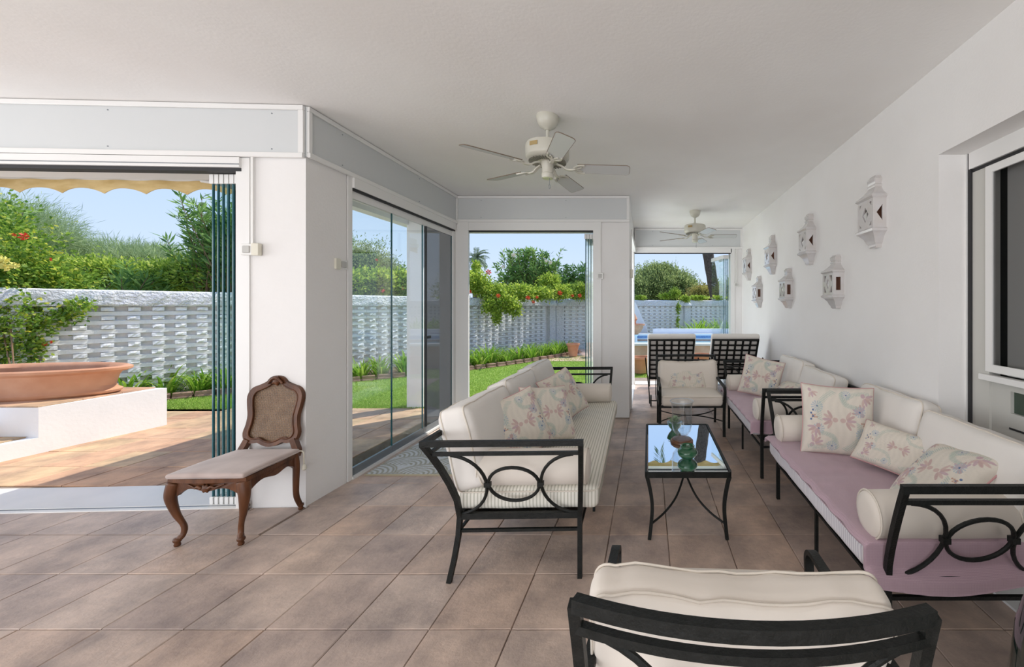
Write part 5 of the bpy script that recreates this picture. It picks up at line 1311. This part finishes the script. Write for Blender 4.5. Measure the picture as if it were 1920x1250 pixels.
# vine spilling over the wall at far left
crown('flowering_vine', 'leafy vine with red and yellow flowers spilling over the wall at far left', 'vine',
      blobs_at([(-20, 470, 5.7, .75, .45, .75), (40, 520, 5.9, .55, .35, .42), (20, 600, 5.6, .45, .3, .45), (-40, 640, 5.5, .5, .35, .5), (110, 530, 6.1, .45, .3, .25), (90, 575, 6.0, .40, .22, .16), (150, 572, 5.9, .13, .13, .10), (125, 560, 6.0, .22, .16, .12), (60, 590, 5.8, .4, .22, .2), (110, 595, 5.9, .25, .18, .14), (30, 660, 5.6, .28, .2, .22)]),
      15000, L_VINE, .062, .036, up=.1, out_=.5, shell=.35, core=False,
      flowers=[(at(44, 443, 5.4), REDF, .045), (at(26, 440, 5.5), REDF, .02), (at(95, 486, 5.7), REDF, .02)] + [(at(random.uniform(-5, 28), random.uniform(485, 512), 5.35), YELF, .04) for k in range(12)],
      stems=[[at(5, 620, 5.5), at(20, 690, 5.4), at(28, 715, 5.3)], [at(15, 560, 5.6), at(22, 640, 5.45), at(26, 690, 5.35)], [at(60, 590, 5.8), at(75, 640, 5.8), at(84, 664, 5.8)]])
crown('flowering_vine', 'hanging vine tendril with a red bud below the wall cap at left', 'vine', blobs_at([(72, 612, 5.75, .16, .12, .16), (78, 650, 5.75, .07, .07, .14), (15, 700, 5.4, .2, .15, .1)]), 900, L_HEDGE, .055, .03, core=False, shell=.1, flowers=[(at(84, 645, 5.7), REDF, .022), (at(96, 641, 5.7), REDF, .018)])
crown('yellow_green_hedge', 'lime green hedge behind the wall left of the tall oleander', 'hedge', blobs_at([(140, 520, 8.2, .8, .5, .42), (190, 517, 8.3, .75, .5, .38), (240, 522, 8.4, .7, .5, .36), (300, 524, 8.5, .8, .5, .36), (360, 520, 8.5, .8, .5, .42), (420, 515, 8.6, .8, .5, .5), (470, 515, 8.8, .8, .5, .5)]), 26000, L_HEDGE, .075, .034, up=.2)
bb = Vector(at(395, 545, 8.0)); twiggy('oleander', 'tall oleander rising over the wall beside the folded glass panels', [(bb.x + dx, bb.y + .3, 1.0) for dx in (-.45, -.2, .1, .35, .6, .8)], 130, 2.75, L_OLEA, .22, .040, .40)
bb = Vector(at(262, 545, 7.9)); twiggy('oleander', 'short rosette-leaved oleander before the lime hedge', [(bb.x + dx, bb.y, 1.1) for dx in (-.2, 0, .2)], 14, 1.25, L_OLEA, .22, .038, .35)
twiggy('oleander', 'oleander tip above the far left vine', [(*at(-60, 500, 6.6)[:2], 1.2), (*at(10, 500, 6.6)[:2], 1.2)], 18, 2.1, L_OLEA, .19, .034, .35)
crown('feathery_tree', 'wispy grey-green tree rising at far left behind the vine', 'tree', blobs_at([(0, 430, 13, 1.6, 1.2, 1.1), (60, 440, 13, 1.1, 1, .85), (105, 455, 13, .6, .6, .45), (20, 500, 13, 1.5, 1, .9), (90, 500, 12.8, .9, .7, .5)]), 24000, L_FEATH, .34, .012, up=.25, out_=.9, jit=.8, shell=.3, core=False)
crown('feathery_tree', 'wispy grey-green tree behind the lime hedge', 'tree', blobs_at([(160, 500, 14, 1.0, 1, .7), (215, 492, 14, 1.1, 1, .72), (270, 500, 14, .9, 1, .6), (300, 488, 14.5, .6, .8, .55)]), 20000, L_FEATH, .34, .012, up=.3, jit=.8, shell=.3, core=False)
# behind the closed doors
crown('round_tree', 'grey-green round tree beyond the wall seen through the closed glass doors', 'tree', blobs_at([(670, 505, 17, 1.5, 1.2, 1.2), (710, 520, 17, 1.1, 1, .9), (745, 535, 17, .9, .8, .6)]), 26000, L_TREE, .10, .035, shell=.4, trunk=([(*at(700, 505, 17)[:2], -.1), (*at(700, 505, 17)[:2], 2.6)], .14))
crown('yellow_green_hedge', 'yellow-green creeper on the wall seen through the closed glass doors', 'hedge', blobs_at([(650, 535, 10.0, .5, .3, .34), (700, 533, 10.4, .6, .3, .36), (740, 532, 10.8, .6, .3, .36), (785, 533, 11.2, .6, .3, .34), (830, 535, 11.6, .6, .3, .34)]), 15000, L_HEDGE, .085, .05, flowers=[(at(718, 545, 10.1), REDF, .04), (at(755, 540, 10.5), REDF, .035), (at(706, 487, 10.4), REDF, .03)])
# middle opening
crown('flowering_vine', 'trumpet vine with red flowers draped over the wall in the middle opening', 'vine',
      blobs_at([(885, 528, 11.9, .5, .35, .34), (893, 500, 12.1, .12, .12, .16), (925, 547, 12.0, .5, .35, .26), (945, 568, 11.8, .42, .22, .26), (930, 592, 11.6, .13, .12, .25), (918, 575, 11.6, .22, .15, .2), (965, 580, 11.8, .2, .15, .2), (975, 548, 12.4, .5, .35, .26), (1010, 550, 12.9, .5, .35, .22), (1030, 528, 13.6, .35, .3, .3), (1045, 547, 13.5, .5, .35, .26), (1085, 545, 14.3, .6, .35, .3), (1120, 548, 15, .7, .35, .3)]),
      19000, L_HEDGE, .085, .048, up=.1, out_=.5, shell=.3, core=False,
      flowers=[(at(934, 554, 11.4), REDF, .055), (at(990, 558, 11.9), REDF, .06), (at(1000, 566, 12), REDF, .045), (at(1007, 557, 12), REDF, .04), (at(1050, 549, 13), REDF, .07), (at(1073, 554, 13.5), REDF, .05), (at(1087, 554, 13.6), REDF, .06), (at(916, 510, 12), REDF, .07), (at(881, 547, 11.5), REDF, .05)])
bb = at(990, 560, 14.5); twiggy('oleander', 'oleander with cream flowers above the vine in the middle opening', [(bb[0] + dx, bb[1], 1.2) for dx in (-.6, -.3, 0, .3, .5)], 105, 2.4, L_OLEA, .21, .05, .36, flowers=[(at(963, 478, 14), WHF, .07), (at(943, 500, 14), WHF, .06), (at(1032, 492, 14), WHF, .06), (at(1024, 489, 14), WHF, .05)])
bb = at(1068, 560, 16); twiggy('oleander', 'smaller oleander beside the folded panels of the middle opening', [(bb[0] + dx, bb[1], 1.2) for dx in (-.4, -.1, .2, .5)], 60, 2.0, L_OLEA, .21, .05, .36)
# far opening
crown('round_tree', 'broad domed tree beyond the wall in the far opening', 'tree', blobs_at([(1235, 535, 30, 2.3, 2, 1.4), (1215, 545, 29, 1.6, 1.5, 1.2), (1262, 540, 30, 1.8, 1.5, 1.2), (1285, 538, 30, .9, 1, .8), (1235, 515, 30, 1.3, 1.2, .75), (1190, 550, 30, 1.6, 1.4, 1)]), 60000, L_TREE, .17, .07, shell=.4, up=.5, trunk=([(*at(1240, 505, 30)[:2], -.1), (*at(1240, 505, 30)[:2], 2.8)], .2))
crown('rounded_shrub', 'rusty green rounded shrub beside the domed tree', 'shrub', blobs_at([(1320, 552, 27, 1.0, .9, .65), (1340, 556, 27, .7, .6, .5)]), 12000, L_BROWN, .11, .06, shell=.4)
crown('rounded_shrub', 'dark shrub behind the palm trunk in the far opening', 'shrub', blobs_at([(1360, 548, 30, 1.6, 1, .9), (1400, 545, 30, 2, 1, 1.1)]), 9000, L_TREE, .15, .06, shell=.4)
crown('flowering_vine', 'yellow-green creeper along the wall top in the far opening', 'vine', blobs_at([(1200, 558, 16.2, .25, .15, .07), (1250, 555, 16.8, .35, .15, .10), (1265, 550, 16.8, .22, .14, .2), (1285, 560, 16.9, .2, .12, .12), (1310, 558, 17.2, .45, .15, .07), (1272, 578, 16.4, .07, .05, .25), (1271, 603, 16.4, .04, .04, .22), (1350, 558, 17.8, .3, .15, .08)]), 3200, L_HEDGE, .085, .055, core=False, shell=.1)
def palm(label, base, top, rt, nf, fl, seed, skirt=False):
    o = thing('palm_tree', label, 'palm tree', (base[0], base[1], 0)); off = Vector((base[0], base[1], 0)); rg = random.Random(seed)
    b = Vector(base); t = Vector(top); pts = spline([b, b.lerp(t, .4) + Vector((rt * -.25, 0, 0)), b.lerp(t, .75) + Vector((rt * -.2, 0, 0)), t], 10)
    MB().tube([tuple(p - off) for p in pts], [rt * (1 + .06 * (i % 2)) * (.95 + .25 * i / len(pts)) for i in range(len(pts))], 12).build('trunk', TRUNK, o, True)
    P = []; D_ = []; S_ = []; stem = MB()
    for k in range(nf):
        az = rg.uniform(0, 6.28); el = rg.uniform(-25, 80); L = fl * rg.uniform(.8, 1.1); p = Vector(t); ax = Vector((math.cos(az), math.sin(az), 0)); ns = 16; path = [p - off]
        for i in range(ns):
            e_ = R(el - 70 * (i / ns) ** 1.4); d = ax * math.cos(e_) + Vector((0, 0, math.sin(e_))); p = p + d * (L / ns); path.append(p - off)
            sd_ = ax.cross(Vector((0, 0, 1)))
            for s_ in (-1, 1):
                for r_ in range(2):
                    dd = (d * .75 + sd_ * s_ * 1.0 + Vector((0, 0, -.25 + rg.gauss(0, .1)))).normalized(); P.append(p - off - d * (L / ns) * r_ * .5); D_.append(dd)
        stem.tube([tuple(q) for q in path], [.02 * fl / 2 * (1 - i / (ns + 2)) for i in range(ns + 1)], 4)
    P = np.array([tuple(p) for p in P]); D_ = np.array([tuple(p) for p in D_]); n_ = len(P)
    cards('fronds', P, D_, unit(np.cross(D_, RNG.normal(0, 1, (n_, 3)))), fl * .22, fl * .022, L_PALM, o, .1, 'stuff'); stem.build('frond_ribs', L_PALM, o)
    return o
palm('distant tall palm above the wall in the middle opening', at(893, 560, 45)[:2] + (0,), at(892, 484, 45), .28, 46, 1.6, 3)
pb_ = at(1354, 700, 12.0); pt_ = at(1338, 455, 12.0)
palm('thick dark palm trunk leaning in the far opening', (at(1353, 600, 20)[0], 20.0, 0), (at(1300, 360, 20)[0], 20.0, 9.6), .26, 40, 3.4, 5)

# ================================================================= POOL, POTS, FOUNTAIN, PILLAR
pool = thing('raised_pool', 'raised pool with white coping and blue mosaic band beyond the far opening', 'pool')
def ringpoly(x0, x1, y0, y1, t): return [(x0, y0), (x1, y0), (x1, y1), (x0, y1)], [[(x0 + t, y0 + t), (x0 + t, y1 - t), (x1 - t, y1 - t), (x1 - t, y0 + t)]]
px0, px1, py0, py1 = -.75, 4.6, 9.9, 13.6
o_, h_ = ringpoly(px0, px1, py0, py1, .3); MB().plate(o_, h_, .62, lambda a, b, c: (a, b, -.1 + c)).build('wall', PINKT, pool)
o_, h_ = ringpoly(px0 - .03, px1 + .03, py0 - .03, py1 + .03, .34); MB().plate(o_, h_, .05, lambda a, b, c: (a, b, .52 + c)).build('coping', POOLT, pool)
MB().box(px0 + .3, px1 - .3, py1 - .31, py1 - .295, .43, .52).build('mosaic_band', POOLB, pool)
MB().box(px0 + .3, px1 - .3, py1 - .32, py1 - .30, .40, .43).build('white_line', POOLT, pool)
MB().box(px0 + .3, px1 - .3, py0 + .3, py1 - .3, .1, .34).build('water', WATER, pool)
MB().box(px0 + .9, px1, py1, py1 + .35, -.1, .72).build('upper_step', POOLT, pool)
def pot(label, x, y, r, h, z=0, group=None, name='terracotta_pot'):
    o = thing(name, label, 'plant pot', (x, y, z), 0, group)
    MB().lathe([(0, 0), (.6 * r, 0), (.62 * r, .02), (.72 * r, h * .4), (.86 * r, h * .78), (.9 * r, h * .84), (r, h * .86), (1.03 * r, h * .93), (r, h), (.9 * r, h), (.84 * r, h * .9), (.8 * r, h * .84), (0, h * .82)], 28).build('body', POT, o, True)
    MB().lathe([(0, h * .83), (.8 * r, h * .83), (0, h * .86)], 20).build('soil', SOIL, o)
    return o
pot('terracotta pot at the end of the flower bed in the middle opening', -2.28, 12.0, .2, .38)
pot('terracotta pot on the paving beside the folded panels in the middle opening', -1.62, 11.9, .2, .40)
pot('wide terracotta pot before the pool, left of the loungers', -.18, 9.0, .24, .36)
pot('terracotta pot behind the left lounger, before the pool', .08, 9.3, .2, .34)
pot('wide terracotta pot between the two loungers, before the pool', 1.22, 9.2, .24, .40)
pot('low terracotta pot between the two loungers, left of the wide pot', .90, 9.0, .22, .30)
ft = thing('fountain_bowl', 'terracotta fluted fountain bowl on a pedestal by the far opening', 'fountain', (-.42, 11.9, 0))
MB().lathe([(0, 0), (.2, 0), (.2, .08), (.09, .14), (.08, .6), (.13, .66), (0, .66)], 20).build('pedestal', POOLT, ft, True)
MB().lathe([(0, .66), (.1, .66), (.18, .74), (.25, .86), (.26, .9), (.31, .93), (.31, .97), (.27, .97), (.2, .86), (0, .76)], 36, fn=lambda a, z: 1 + (.05 * math.cos(12 * a) if .68 < z < .88 else 0)).build('bowl', POT, ft, True)
MB().lathe([(0, .8), (.05, .82), (.045, 1.05), (.09, 1.12), (.05, 1.2), (0, 1.3)], 16).build('spout', POT, ft, True)
struct(MB().box(-2.9, -1.1, 11.0, 14.2, -.12, -.02).build('far_paving', PINKT), 'pale paving beside the pool')
cp = MB().bbox(-3.62, -3.38, 5.95, 6.15, -.03, 3.0, .01); tag(cp.build('pillar', WHITEW), 'square white pillar outside seen through the closed glass doors', 'pillar')
ev = MB().box(-3.75, -2.97, 3.4, 6.3, 3.0, 3.12).box(-3.75, -2.97, 6.1, 6.3, 2.8, 3.0).box(-3.75, -3.6, 3.4, 6.3, 2.72, 3.0)
struct(ev.build('trim_5', WHITEW), 'white eave outside the closed glass doors')
